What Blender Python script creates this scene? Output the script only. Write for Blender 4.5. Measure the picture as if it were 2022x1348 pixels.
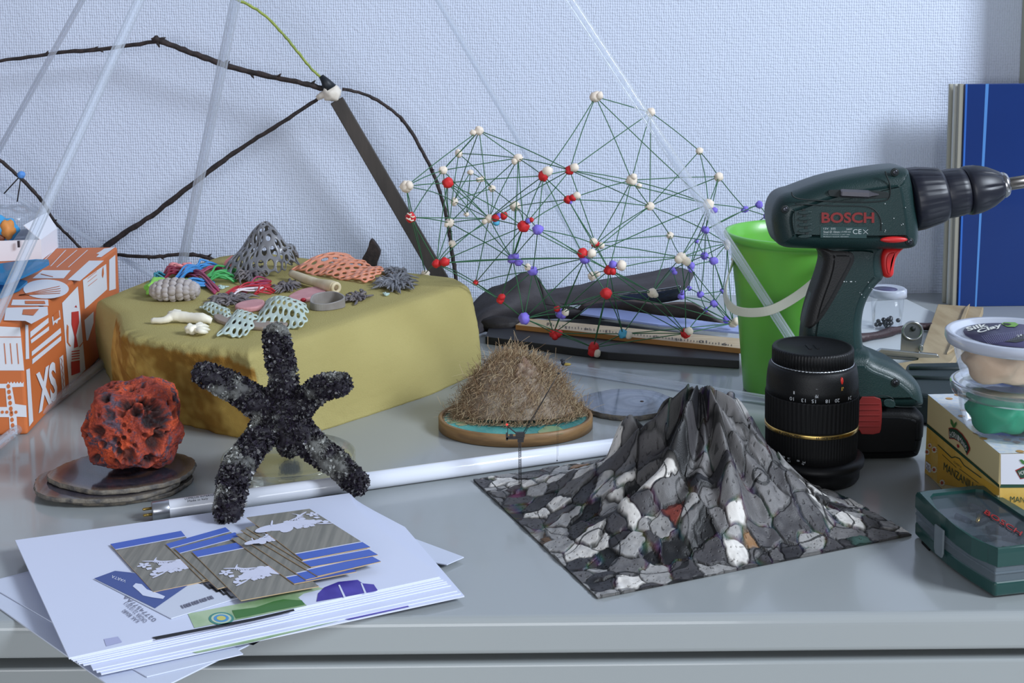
import bpy, bmesh, math, random
import numpy as np
from mathutils import Vector, Matrix, noise
for o in list(bpy.data.objects): bpy.data.objects.remove(o)
SC = bpy.context.scene
COL = SC.collection
PI = math.pi
# ---------------------------------------------------------------- camera
F = 2500.0; CX = 1011.0; CY = 327.0; H = 0.424
ROT = Matrix.Rotation(math.radians(83), 3, 'X') @ Matrix.Rotation(math.radians(-0.55), 3, 'Z')
cd = bpy.data.cameras.new('camera'); cam = bpy.data.objects.new('camera', cd); COL.objects.link(cam)
cam.matrix_world = Matrix.Translation((0, 0, H)) @ ROT.to_4x4()
cd.sensor_width = 36; cd.lens = 36*F/2022; cd.shift_y = -(674-CY)/2022; cd.clip_start = .02; cd.clip_end = 50
SC.camera = cam
# ---------------------------------------------------------------- light
w = bpy.data.worlds.new('world'); SC.world = w; w.use_nodes = True
w.node_tree.nodes['Background'].inputs[0].default_value = (.80, .86, 1.0, 1)
w.node_tree.nodes['Background'].inputs[1].default_value = .22
def area(name, loc, tgt, sx, sy, power, col):
    l = bpy.data.lights.new(name, 'AREA'); l.shape = 'RECTANGLE'; l.size = sx; l.size_y = sy; l.energy = power; l.color = col
    o = bpy.data.objects.new(name, l); COL.objects.link(o); o.location = loc
    o.rotation_euler = (Vector(tgt)-Vector(loc)).to_track_quat('-Z', 'Y').to_euler(); return o
area('side_window', (3.5, -.75, 2.55), (0.1, 1.5, 0.15), 1.2, 1.2, 235, (.80, .885, 1.0))
area('front_fill', (-.5, -2.2, .55), (-.1, 1.6, .1), 2.4, 1.3, 44, (.92, .95, 1.0))  # fill light added behind the camera to lift front faces, no known window
SC.view_settings.view_transform = 'Standard'; SC.view_settings.look = 'None'
SC.view_settings.exposure = 0; SC.view_settings.gamma = 1; SC.view_settings.use_curve_mapping = False
# ---------------------------------------------------------------- placing helpers
def ray(px, py): return (ROT @ Vector(((px-CX)/F, -(py-CY)/F, -1)))
def G(px, py, z=0.0):
    d = ray(px, py); t = (z-H)/d.z; return Vector((d.x*t, d.y*t, z))
def P(px, py, Y):
    d = ray(px, py); t = Y/d.y; return Vector((d.x*t, Y, H+d.z*t))
def on(px, py, pl):
    d = ray(px, py); o = Vector((0, 0, H)); t = (pl[0]-o).dot(pl[1])/d.dot(pl[1]); return o+d*t
def plane3(a, b, c):
    n = (b-a).cross(c-a).normalized()
    if n.dot(Vector((0, 0, H))-a) < 0: n = -n
    return (a, n)
def lin(c):
    r = []
    for v in c:
        v = v/255; r.append(v/12.92 if v <= .04045 else ((v+.055)/1.055)**2.4)
    return tuple(r)+(1,)
# ---------------------------------------------------------------- materials
MATS = {}
def M(name, c, r=.5, metal=0, c2=None, vs=40, bump=0, bs=300, coat=0, spec=.5, emit=0, sss=0, stretch=None, trans=0):
    if name in MATS: return MATS[name]
    m = bpy.data.materials.new(name); m.use_nodes = True; nt = m.node_tree; b = nt.nodes['Principled BSDF']
    b.inputs['Base Color'].default_value = lin(c); b.inputs['Roughness'].default_value = r; b.inputs['Metallic'].default_value = metal
    b.inputs['Coat Weight'].default_value = coat; b.inputs['Specular IOR Level'].default_value = spec
    b.inputs['Transmission Weight'].default_value = trans
    if sss: b.inputs['Subsurface Weight'].default_value = sss; b.inputs['Subsurface Scale'].default_value = .01
    if emit: b.inputs['Emission Color'].default_value = lin(c); b.inputs['Emission Strength'].default_value = emit
    if c2 or bump:
        tc = nt.nodes.new('ShaderNodeTexCoord'); mp = nt.nodes.new('ShaderNodeMapping'); nt.links.new(tc.outputs['Object'], mp.inputs[0])
        if stretch: mp.inputs['Scale'].default_value = stretch
    if c2:
        n = nt.nodes.new('ShaderNodeTexNoise'); n.inputs['Scale'].default_value = vs; n.inputs['Detail'].default_value = 6
        nt.links.new(mp.outputs[0], n.inputs[0]); cr = nt.nodes.new('ShaderNodeValToRGB')
        cr.color_ramp.elements[0].position = .36; cr.color_ramp.elements[1].position = .64
        cr.color_ramp.elements[0].color = lin(c); cr.color_ramp.elements[1].color = lin(c2)
        nt.links.new(n.outputs[0], cr.inputs[0]); nt.links.new(cr.outputs[0], b.inputs['Base Color'])
    if bump:
        n2 = nt.nodes.new('ShaderNodeTexNoise'); n2.inputs['Scale'].default_value = bs; n2.inputs['Detail'].default_value = 4
        nt.links.new(mp.outputs[0], n2.inputs[0]); bp = nt.nodes.new('ShaderNodeBump'); bp.inputs['Strength'].default_value = bump; bp.inputs['Distance'].default_value = .001
        nt.links.new(n2.outputs[0], bp.inputs['Height']); nt.links.new(bp.outputs[0], b.inputs['Normal'])
    MATS[name] = m; return m
def MC(name, r=.6, bump=0, bs=400, spec=.4, coat=0):
    """material coloured by the mesh's own 'Col' attribute"""
    m = M(name, (128,)*3, r, bump=bump, bs=bs, spec=spec, coat=coat)
    nt = m.node_tree
    a = nt.nodes.new('ShaderNodeAttribute'); a.attribute_name = 'Col'; nt.links.new(a.outputs[0], nt.nodes['Principled BSDF'].inputs['Base Color']); return m
def CLEAR(name, tint=(235, 240, 245), refl=.5, rough=.02, body=0.0, bodycol=(230, 235, 240)):
    """thin clear plastic: see-through with a surface reflection and a little milky body"""
    if name in MATS: return MATS[name]
    m = bpy.data.materials.new(name); m.use_nodes = True; nt = m.node_tree; nt.nodes.clear()
    out = nt.nodes.new('ShaderNodeOutputMaterial'); t = nt.nodes.new('ShaderNodeBsdfTransparent'); t.inputs[0].default_value = lin(tint)
    g = nt.nodes.new('ShaderNodeBsdfGlossy'); g.inputs['Roughness'].default_value = rough; g.inputs[0].default_value = (1, 1, 1, 1)
    lw = nt.nodes.new('ShaderNodeFresnel'); lw.inputs[0].default_value = 1.12+refl*.3
    mx = nt.nodes.new('ShaderNodeMixShader'); nt.links.new(lw.outputs[0], mx.inputs[0]); nt.links.new(t.outputs[0], mx.inputs[1]); nt.links.new(g.outputs[0], mx.inputs[2])
    d = nt.nodes.new('ShaderNodeBsdfDiffuse'); d.inputs[0].default_value = lin(bodycol)
    mf = nt.nodes.new('ShaderNodeMath'); mf.operation = 'MULTIPLY'; mf.inputs[1].default_value = .55; nt.links.new(lw.outputs[0], mf.inputs[0]); nt.links.new(mf.outputs[0], mx.inputs[0])
    m2 = nt.nodes.new('ShaderNodeMixShader'); m2.inputs[0].default_value = body; nt.links.new(mx.outputs[0], m2.inputs[1]); nt.links.new(d.outputs[0], m2.inputs[2])
    nt.links.new(m2.outputs[0], out.inputs[0]); MATS[name] = m; return m
# ---------------------------------------------------------------- object helpers
BASE = {}
def thing(name, label, cat, base, group=None):
    o = bpy.data.objects.new(name, None); COL.objects.link(o); o.location = base; o.empty_display_size = .01
    o['label'] = label; o['category'] = cat
    if group: o['group'] = group
    BASE[o.name] = Vector(base); return o
def tag(o, label, cat, group=None, kind=None):
    o['label'] = label; o['category'] = cat
    if group: o['group'] = group
    if kind: o['kind'] = kind
    return o
def mesh(name, V, Fc, mats, parent=None, smooth=True, base=None, mi=None, col=None, label=None, kind=None):
    """world-space vertices -> one object; child meshes are stored relative to the thing's base"""
    me = bpy.data.meshes.new(name)
    if parent is not None: b = BASE[parent.name]
    else: b = Vector(base) if base is not None else Vector((0, 0, 0))
    V = np.array([tuple(v) for v in V], dtype=float) if not isinstance(V, np.ndarray) else V
    V = V-np.array(b)
    me.from_pydata(V.tolist(), [], [tuple(int(i) for i in f) for f in Fc])
    if not isinstance(mats, (list, tuple)): mats = [mats]
    for m in mats: me.materials.append(m)
    if mi is not None: me.polygons.foreach_set('material_index', mi)
    if smooth: me.polygons.foreach_set('use_smooth', [True]*len(me.polygons))
    if col is not None:
        a = me.color_attributes.new('Col', 'FLOAT_COLOR', 'POINT'); c = np.ones((len(V), 4), dtype=np.float32); c[:, :3] = col; a.data.foreach_set('color', c.ravel())
    me.update()
    o = bpy.data.objects.new(name, me); COL.objects.link(o)
    if parent is not None:
        o.parent = parent; BASE[o.name] = b
    else: o.location = b; BASE[o.name] = b
    if label: o['label'] = label
    if kind: o['kind'] = kind
    return o
def mod(o, t, **k):
    m = o.modifiers.new(t.lower(), t)
    for a, v in k.items(): setattr(m, a, v)
    return m
def bev(o, wd=.001, seg=2, ang=.6):
    mod(o, 'BEVEL', width=wd, segments=seg, limit_method='ANGLE', angle_limit=ang); return o
def join(parts):
    V = []; Fc = []; n = 0
    for v, f in parts:
        V += [tuple(x) for x in v]; Fc += [tuple(i+n for i in q) for q in f]; n += len(v)
    return V, Fc
def boxg(lo, hi):
    x0, y0, z0 = lo; x1, y1, z1 = hi
    return [(x0,y0,z0),(x1,y0,z0),(x1,y1,z0),(x0,y1,z0),(x0,y0,z1),(x1,y0,z1),(x1,y1,z1),(x0,y1,z1)], [(0,3,2,1),(4,5,6,7),(0,1,5,4),(1,2,6,5),(2,3,7,6),(3,0,4,7)]
def prism(pts, vec):
    """closed outline of 3-D points pushed along vec"""
    n = len(pts); pts = [Vector(p) for p in pts]; vec = Vector(vec)
    V = pts+[p+vec for p in pts]
    nn = Vector((0, 0, 0))
    for i in range(n): nn += pts[i].cross(pts[(i+1) % n])
    s = nn.dot(vec) > 0
    Fc = [tuple(range(n))[::-1] if s else tuple(range(n)), tuple(range(n, 2*n)) if s else tuple(range(2*n-1, n-1, -1))]
    for i in range(n):
        j = (i+1) % n; q = (i, j, j+n, i+n); Fc.append(q if s else q[::-1])
    return V, Fc
def frames(pts):
    pts = [Vector(p) for p in pts]; T = []
    for i in range(len(pts)):
        a = pts[max(i-1, 0)]; b = pts[min(i+1, len(pts)-1)]; T.append((b-a).normalized())
    up = Vector((0, 0, 1)) if abs(T[0].z) < .9 else Vector((1, 0, 0))
    N = (up-T[0]*up.dot(T[0])).normalized(); out = []
    for t in T:
        N = (N-t*N.dot(t)).normalized(); out.append((t, N, t.cross(N)))
    return pts, out
def tubeg(pts, r, n=10, cap=True, wob=0, sx=1, seed=0, closed=False):
    pts, fr = frames(pts); V = []; Fc = []; L = len(pts); rnd = random.Random(seed)
    for i, p in enumerate(pts):
        ri = r[i] if isinstance(r, (list, tuple)) else r
        for k in range(n):
            a = 2*PI*k/n; q = ri*(1+wob*(rnd.random()-.5)*2); V.append(p+fr[i][1]*math.cos(a)*q+fr[i][2]*math.sin(a)*q*sx)
    R = L if closed else L-1
    for i in range(R):
        for k in range(n):
            a = i*n+k; b = i*n+(k+1) % n; j = ((i+1) % L)*n; Fc.append((a, b, j+(k+1) % n, j+k))
    if cap and not closed: Fc.append(tuple(range(n))[::-1]); Fc.append(tuple(range((L-1)*n, L*n)))
    return V, Fc
def smoothpts(pts, k=6):
    pts = [Vector(p) for p in pts]; out = []
    for i in range(len(pts)-1):
        p0 = pts[max(i-1, 0)]; p1 = pts[i]; p2 = pts[i+1]; p3 = pts[min(i+2, len(pts)-1)]
        for j in range(k):
            t = j/k; out.append(.5*((2*p1)+(p2-p0)*t+(2*p0-5*p1+4*p2-p3)*t*t+(3*p1-p0-3*p2+p3)*t**3))
    out.append(pts[-1]); return out
def lerpr(rs, k, n):
    return [float(np.interp(i/k, range(len(rs)), rs)) for i in range(n)]
def latheg(prof, c, n=64, axis=(0, 0, 1), fac=None):
    """prof: list of (radius, height along axis)"""
    ax = Vector(axis).normalized(); up = Vector((0, 0, 1)) if abs(ax.z) < .9 else Vector((0, -1, 0))
    a1 = (up-ax*up.dot(ax)).normalized(); a2 = ax.cross(a1); c = Vector(c); V = []; Fc = []
    for j, (r, h) in enumerate(prof):
        for k in range(n):
            a = 2*PI*k/n; q = r*(fac(a, j) if fac else 1); V.append(c+ax*h+a1*math.cos(a)*q+a2*math.sin(a)*q)
    for j in range(len(prof)-1):
        for k in range(n): Fc.append((j*n+k, j*n+(k+1) % n, (j+1)*n+(k+1) % n, (j+1)*n+k))
    if prof[0][0] > 1e-7: Fc.append(tuple(range(n))[::-1])
    if prof[-1][0] > 1e-7: Fc.append(tuple(range((len(prof)-1)*n, len(prof)*n)))
    return V, Fc
def icog(c, r, sub=3, disp=None):
    bm = bmesh.new(); bmesh.ops.create_icosphere(bm, subdivisions=sub, radius=1); V = []
    for v in bm.verts:
        d = v.co.normalized(); s = disp(d) if disp else 1
        rr = Vector(r) if isinstance(r, (tuple, list)) else Vector((r, r, r)); V.append(Vector(c)+Vector((d.x*rr.x, d.y*rr.y, d.z*rr.z))*s)
    Fc = [tuple(v.index for v in f.verts) for f in bm.faces]; bm.free(); return V, Fc
def blobg(c, r, seed=0, amp=.25, fr=1.6, sub=2):
    off = Vector((seed*3.17, seed*1.7, seed*.9)); return icog(c, r, sub, lambda d: 1+amp*noise.noise(d*fr+off))
def decal(px, pl, mat, parent, name='print', lift=.0003, smooth=False, label=None):
    pts = [on(x, y, pl)+pl[1]*lift for x, y in px]
    return mesh(name, pts, [tuple(range(len(pts)))], mat, parent, smooth=False, label=label)
def textmesh(s, off=0.0):
    cu = bpy.data.curves.new('t', 'FONT'); cu.body = s; cu.offset = off; cu.resolution_u = 3; ob = bpy.data.objects.new('t', cu); COL.objects.link(ob)
    dg = bpy.context.evaluated_depsgraph_get(); me = ob.evaluated_get(dg).to_mesh()
    V = np.array([v.co[:] for v in me.vertices]); Fc = [tuple(p.vertices) for p in me.polygons]; ob.evaluated_get(dg).to_mesh_clear()
    bpy.data.objects.remove(ob); bpy.data.curves.remove(cu)
    lo = V.min(0); hi = V.max(0); V = (V-lo)/np.maximum(hi-lo, 1e-6); return V, Fc
def text3(s, o, r, u, mat, parent, name='lettering', lift=Vector((0, 0, 0)), bold=0):
    """text stretched on the parallelogram origin o, right end r, top u"""
    V, Fc = textmesh(s, bold); o = Vector(o); r = Vector(r)-o; u = Vector(u)-o
    pts = [o+r*v[0]+u*v[1]+lift for v in V]
    return mesh(name, pts, Fc, mat, parent, smooth=False)
def text_on(s, pl, o, r, u, mat, parent, name='lettering', lift=.0005, bold=0):
    return text3(s, on(*o, pl), on(*r, pl), on(*u, pl), mat, parent, name, pl[1]*lift, bold)
def chaikin(pts, it=2):
    for _ in range(it):
        q = []
        for i in range(len(pts)):
            a = Vector(pts[i]); b = Vector(pts[(i+1) % len(pts)]); q += [a*.75+b*.25, a*.25+b*.75]
        pts = q
    return pts
def hexsheet(name, nx, ny, hole, thick, mapf, mat, parent=None, seed=0, jit=.18, base=None, sub=1, keep=None, holevar=.12):
    rnd = random.Random(seed); C = {}
    for j in range(-1, ny+1):
        for i in range(-1, nx+1):
            C[i, j] = Vector((i+.5*(j % 2)+rnd.uniform(-jit, jit), j*.866+rnd.uniform(-jit, jit), 0))
    def nb(i, j):
        o = j % 2
        return [(i+1, j), (i+o, j+1), (i-1+o, j+1), (i-1, j), (i-1+o, j-1), (i+o, j-1)]
    V = []; Fc = []; ids = {}
    def dv(tr):
        k = tuple(sorted(tr))
        if k not in ids: ids[k] = len(V); V.append(sum((C[t] for t in k), Vector())/3)
        return ids[k]
    for j in range(ny):
        for i in range(nx):
            if keep and not keep(i/nx, j/ny): continue
            N = nb(i, j)
            if any(t not in C for t in N): continue
            h = hole+rnd.uniform(-holevar, holevar); c = sum((C[t] for t in N), Vector())/6*.5+C[i, j]*.5
            ring = [dv(((i, j), N[k], N[(k+1) % 6])) for k in range(6)]; n0 = len(V)
            for k in range(6): V.append(c+(V[ring[k]]-c)*h)
            for k in range(6): Fc.append((ring[k], ring[(k+1) % 6], n0+(k+1) % 6, n0+k))
    W = [mapf(v.x/nx, v.y/(ny*.866)) for v in V]
    o = mesh(name, W, Fc, mat, parent, base=base)
    mod(o, 'SOLIDIFY', thickness=thick, offset=0); mod(o, 'SUBSURF', levels=sub, render_levels=sub)
    return o
# ================================================================ setting
YW = 1.85
def wallpaper():
    m = bpy.data.materials.new('wallpaper'); m.use_nodes = True; nt = m.node_tree; b = nt.nodes['Principled BSDF']
    b.inputs['Base Color'].default_value = lin((208, 217, 236)); b.inputs['Roughness'].default_value = .75
    tc = nt.nodes.new('ShaderNodeTexCoord'); sp = nt.nodes.new('ShaderNodeSeparateXYZ')
    nz = nt.nodes.new('ShaderNodeTexNoise'); nz.inputs['Scale'].default_value = 90; nz.inputs['Detail'].default_value = 3
    add = nt.nodes.new('ShaderNodeVectorMath'); add.operation = 'MULTIPLY_ADD'; add.inputs[1].default_value = (.0032,)*3
    nt.links.new(tc.outputs['Object'], nz.inputs[0]); nt.links.new(nz.outputs[1], add.inputs[0]); nt.links.new(tc.outputs['Object'], add.inputs[2])
    nt.links.new(add.outputs[0], sp.inputs[0])
    def sinw(out, per):
        a = nt.nodes.new('ShaderNodeMath'); a.operation = 'MULTIPLY'; a.inputs[1].default_value = 2*PI/per; nt.links.new(out, a.inputs[0])
        s = nt.nodes.new('ShaderNodeMath'); s.operation = 'SINE'; nt.links.new(a.outputs[0], s.inputs[0]); return s
    s1 = sinw(sp.outputs[0], .0034); s2 = sinw(sp.outputs[2], .0042)
    mu = nt.nodes.new('ShaderNodeMath'); mu.operation = 'ADD'; nt.links.new(s1.outputs[0], mu.inputs[0]); nt.links.new(s2.outputs[0], mu.inputs[1])
    n3 = nt.nodes.new('ShaderNodeTexNoise'); n3.inputs['Scale'].default_value = 210; nt.links.new(tc.outputs['Object'], n3.inputs[0])
    m3 = nt.nodes.new('ShaderNodeMath'); m3.operation = 'MULTIPLY_ADD'; m3.inputs[1].default_value = 6.5; nt.links.new(n3.outputs[0], m3.inputs[0]); nt.links.new(mu.outputs[0], m3.inputs[2])
    bp = nt.nodes.new('ShaderNodeBump'); bp.inputs['Distance'].default_value = .0003; bp.inputs['Strength'].default_value = .55
    nt.links.new(m3.outputs[0], bp.inputs['Height']); nt.links.new(bp.outputs[0], b.inputs['Normal'])
    return m
def struct(name, V, Fc, m, smooth=False):
    o = mesh(name, V, Fc, m, smooth=smooth); o['kind'] = 'structure'; return o
wp = wallpaper()
struct('wall_back', *boxg((-3, YW, -.8), (3, YW+.1, 2.4)), wp)
struct('floor', *boxg((-3, -2, -.85), (3, YW+.1, -.8)), M('floor_lino', (186, 186, 182), .5, c2=(176, 176, 172), vs=8))
struct('trim_1', *boxg((.742, YW-.062, -.8), (.86, YW-.001, 2.4)), M('painted_reveal', (176, 178, 160), .5, bump=.2, bs=60))
# cabinet
YF = G(1000, 1222).y
cab = thing('white_cabinet', 'pale grey glossy cabinet with rounded worktop edge carrying all the objects', 'cabinet', (0, 1.3, 0))
mt = M('worktop_laminate', (160, 165, 165), .17, coat=.15, c2=(156, 161, 162), vs=2.5)
pr = []
t = .027; R = .007
pr.append((YW-.002, 0))
for k in range(7):
    a = PI/2*k/6; pr.append((YF+R-R*math.sin(a), -R+R*math.cos(a)))
for k in range(5):
    a = PI/2*k/4; pr.append((YF+.004-.004*math.cos(a), -t+.004-.004*math.sin(a)))
pr.append((YW-.002, -t))
V, Fc = prism([(-1.6, y, z) for y, z in pr], (2.9, 0, 0)); V = [tuple(v) for v in V]
top = mesh('worktop', V, Fc, mt, cab, smooth=False)
V, Fc = boxg((-1.58, YF+.02, -.7), (1.28, YW-.02, -t)); mesh('carcass', V, Fc, M('carcass_dark', (40, 42, 44), .6), cab, smooth=False)
V, Fc = boxg((-1.6, YF+.001, -.36), (1.3, YF+.0205, -t-.007)); bev(mesh('drawer_front', V, Fc, mt, cab, smooth=False), .002, 3)

# ---------------------------------------------------------------- clear rods leaning into a tall pyramid
acr = CLEAR('clear_acrylic', (246, 248, 251), .9, .05, .16, (244, 249, 255))
apex = P(620, -760, 1.32)
def rod(a, b, r, name, parent=None):
    # hollow: outer and inner wall
    v1 = tubeg([a, b], r, 20, cap=False); v2 = tubeg([a, b], r*.62, 20, cap=False)
    v2 = tubeg([a, b], r*.45, 12, cap=False); V, Fc = join([v1, v2])
    return mesh(name, V, Fc, acr, parent)
pyr = thing('acrylic_rod_pyramid', 'large see-through pyramid of clear acrylic rods standing around the foam block', 'sculpture', (-.2, 1.35, 0))
fA = G(-150, 930, .006); fA = P(0, 610, 1.12); 
dA = (P(275, 0, 1.235)-fA); A0 = fA-dA*((fA.z-.006)/dA.z); 
B0 = P(345, 590, 1.76); B0.z = .006; E0 = G(1655, 812, .006)
def ext(p, q, z):    # point on the line p->q at height z
    d = q-p; return p+d*((z-p.z)/d.z)
rod(A0, ext(P(0, 610, 1.12), P(275, 0, 1.235), .78), .0052, 'rod', pyr)
b1 = P(362, 510, 1.74); b2 = P(465, 0, 1.60); rod(ext(b1, b2, .006), ext(b1, b2, .78), .0068, 'rod', pyr)
e1 = P(1600, 650, 1.285); e2 = P(1152, 0, 1.29); rod(E0, ext(e1, e2, .78), .0052, 'rod', pyr)
d1 = P(1185, 556, 1.80); d2 = P(918, 92, 1.74); rod(ext(d1, d2, .006), ext(d1, d2, .72), .0042, 'rod', pyr)
c1 = P(-4, 300, 1.72); c2_ = P(140, 40, 1.62); rod(ext(c1, c2_, .03), ext(c1, c2_, .70), .0040, 'rod', pyr)
Bf = ext(b1, b2, .006)
rod(Vector((A0.x+.01, A0.y+.02, .0055)), Vector((Bf.x, Bf.y+.015, .0055)), .0052, 'rod', pyr)
rod(Vector((Bf.x+.01, Bf.y+.012, .0055)), Vector((E0.x, E0.y+.002, .0055)), .0052, 'rod', pyr)
g1 = P(0, 372, 1.80); g2 = P(330, 560, 1.80); rod(g1+(g1-g2)*.4, ext(g1, g2, .02), .0042, 'rod', pyr)

# ---------------------------------------------------------------- twigs
bark = M('twig_bark', (58, 47, 46), .75, c2=(32, 27, 28), vs=120, bump=.6, bs=400)
barkg = M('green_bark', (150, 165, 70), .5, c2=(120, 138, 60), vs=60, bump=.3)
tw = thing('twig_frame', 'dark bare twigs pinned together at a white putty joint against the wall', 'twigs', P(655, 620, 1.78))
def twig(pts, rp, mat, name='twig', buds=0, seed=1):
    W = smoothpts([P(*p) for p in pts], 8); n = len(W); rnd = random.Random(seed)
    for i in range(1, n-1): W[i] = W[i]+Vector((rnd.uniform(-1, 1), 0, rnd.uniform(-1, 1)))*.0006
    r = [float(np.interp(i/(n-1), [0, 1], [rp[0], rp[1]]))*(1+.12*rnd.uniform(-1, 1)) for i in range(n)]
    g = [tubeg(W, r, 9, wob=.06, seed=seed)]
    for k in range(buds):
        i = rnd.randrange(2, n-2); d = Vector((rnd.uniform(-.5, .5), -.3, rnd.choice((-1, 1)))).normalized()
        t = (W[i+1]-W[i]).normalized(); q = (d+t).normalized(); g.append(tubeg([W[i], W[i]+q*r[i]*1.7, W[i]+q*r[i]*2.8], [r[i]*.7, r[i]*.5, r[i]*.15], 6))
    return mesh(name, *join(g), mat, tw)
twig([(-40, 122, 1.80), (0, 120, 1.80), (120, 104, 1.80), (220, 95, 1.80), (320, 80, 1.79)], (.0022, .0032), bark, buds=4, seed=3)
twig([(303, 74, 1.79), (320, 82, 1.79), (380, 105, 1.79), (450, 130, 1.79), (520, 148, 1.79), (590, 163, 1.78), (642, 176, 1.78)], (.0046, .0036), bark, buds=7, seed=4)
twig([(676, 176, 1.78), (730, 190, 1.79), (790, 232, 1.80), (835, 300, 1.80), (866, 370, 1.80), (884, 440, 1.81), (893, 500, 1.81), (902, 560, 1.81), (908, 600, 1.81)], (.0022, .003), bark, buds=6, seed=5)
twig([(636, 190, 1.78), (560, 240, 1.78), (480, 290, 1.79), (400, 348, 1.79), (300, 425, 1.80), (212, 484, 1.80), (120, 560, 1.80)], (.0026, .0046), bark, buds=0, seed=6)
twig([(-30, 290, 1.78), (0, 316, 1.78), (50, 360, 1.79), (85, 400, 1.79), (110, 440, 1.79), (150, 480, 1.80), (230, 560, 1.80)], (.0028, .002), bark, buds=3, seed=7)
twig([(232, 503, 1.79), (300, 507, 1.79), (360, 502, 1.79), (400, 506, 1.79), (440, 520, 1.79), (500, 545, 1.79)], (.0026, .0032), bark, buds=4, seed=8)
twig([(440, -10, 1.76), (470, 0, 1.76), (520, 28, 1.77), (570, 80, 1.77), (610, 130, 1.78), (638, 158, 1.78)], (.0022, .0018), barkg, buds=0, seed=9)
blk = M('black_tape', (22, 28, 36), .5)
mesh('black_sleeve', *tubeg([P(634, 150, 1.775), P(642, 160, 1.775), P(652, 176, 1.775)], [.0035, .0062, .0105], 12), blk, tw)
put = M('white_putty', (222, 214, 202), .6, bump=.4, bs=120)
mesh('putty', *join([blobg(P(656, 184, 1.775), (.013, .012, .0115), 3, .3, 1.8, 3), tubeg([P(652, 182, 1.775), P(636, 188, 1.775), P(626, 194, 1.775)], [.006, .005, .0036], 10)]), put, tw)
# flat dark bar
a = P(664, 198, 1.775); b = P(893, 590, 1.80); d = (b-a).normalized(); s = d.cross(Vector((0, 1, 0))).normalized()
hw = .0098
V, Fc = prism([a+s*hw, b+s*hw*1.1, b-s*hw*1.1, a-s*hw], (0, .006, 0))
bev(mesh('flat_bar', V, Fc, M('dark_slat', (66, 60, 56), .55, c2=(46, 42, 40), vs=30, stretch=(1, 1, .2), bump=.3), tw, smooth=False), .001, 2)
# blue pin node on left twig
bn = P(42, 345, 1.775)
mesh('blue_bead', *blobg(bn, .0052, 4, .25, 1.5, 3), M('sky_clay', (92, 150, 222), .6), tw)
wireb = M('black_wire', (28, 26, 28), .5)
mesh('wire', *tubeg([bn, P(34, 398, 1.775)], .0009, 6), wireb, tw); mesh('wire', *tubeg([bn, P(8, 382, 1.775)], .0009, 6), wireb, tw)
# ================================================================ ball and stick structure
random.seed(5)
cl = {'w': M('cream_clay', (236, 222, 205), .7, bump=.35, bs=250), 'r': M('red_clay', (205, 34, 38), .6, bump=.35, bs=250),
      'p': M('violet_clay', (128, 112, 214), .65, bump=.35, bs=250), 'b': M('cyan_clay', (84, 176, 214), .65, bump=.35, bs=250)}
net = thing('stick_and_clay_lattice', 'tangled lattice of green sticks joined by cream, red and violet clay balls', 'lattice', G(1173, 702))
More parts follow.
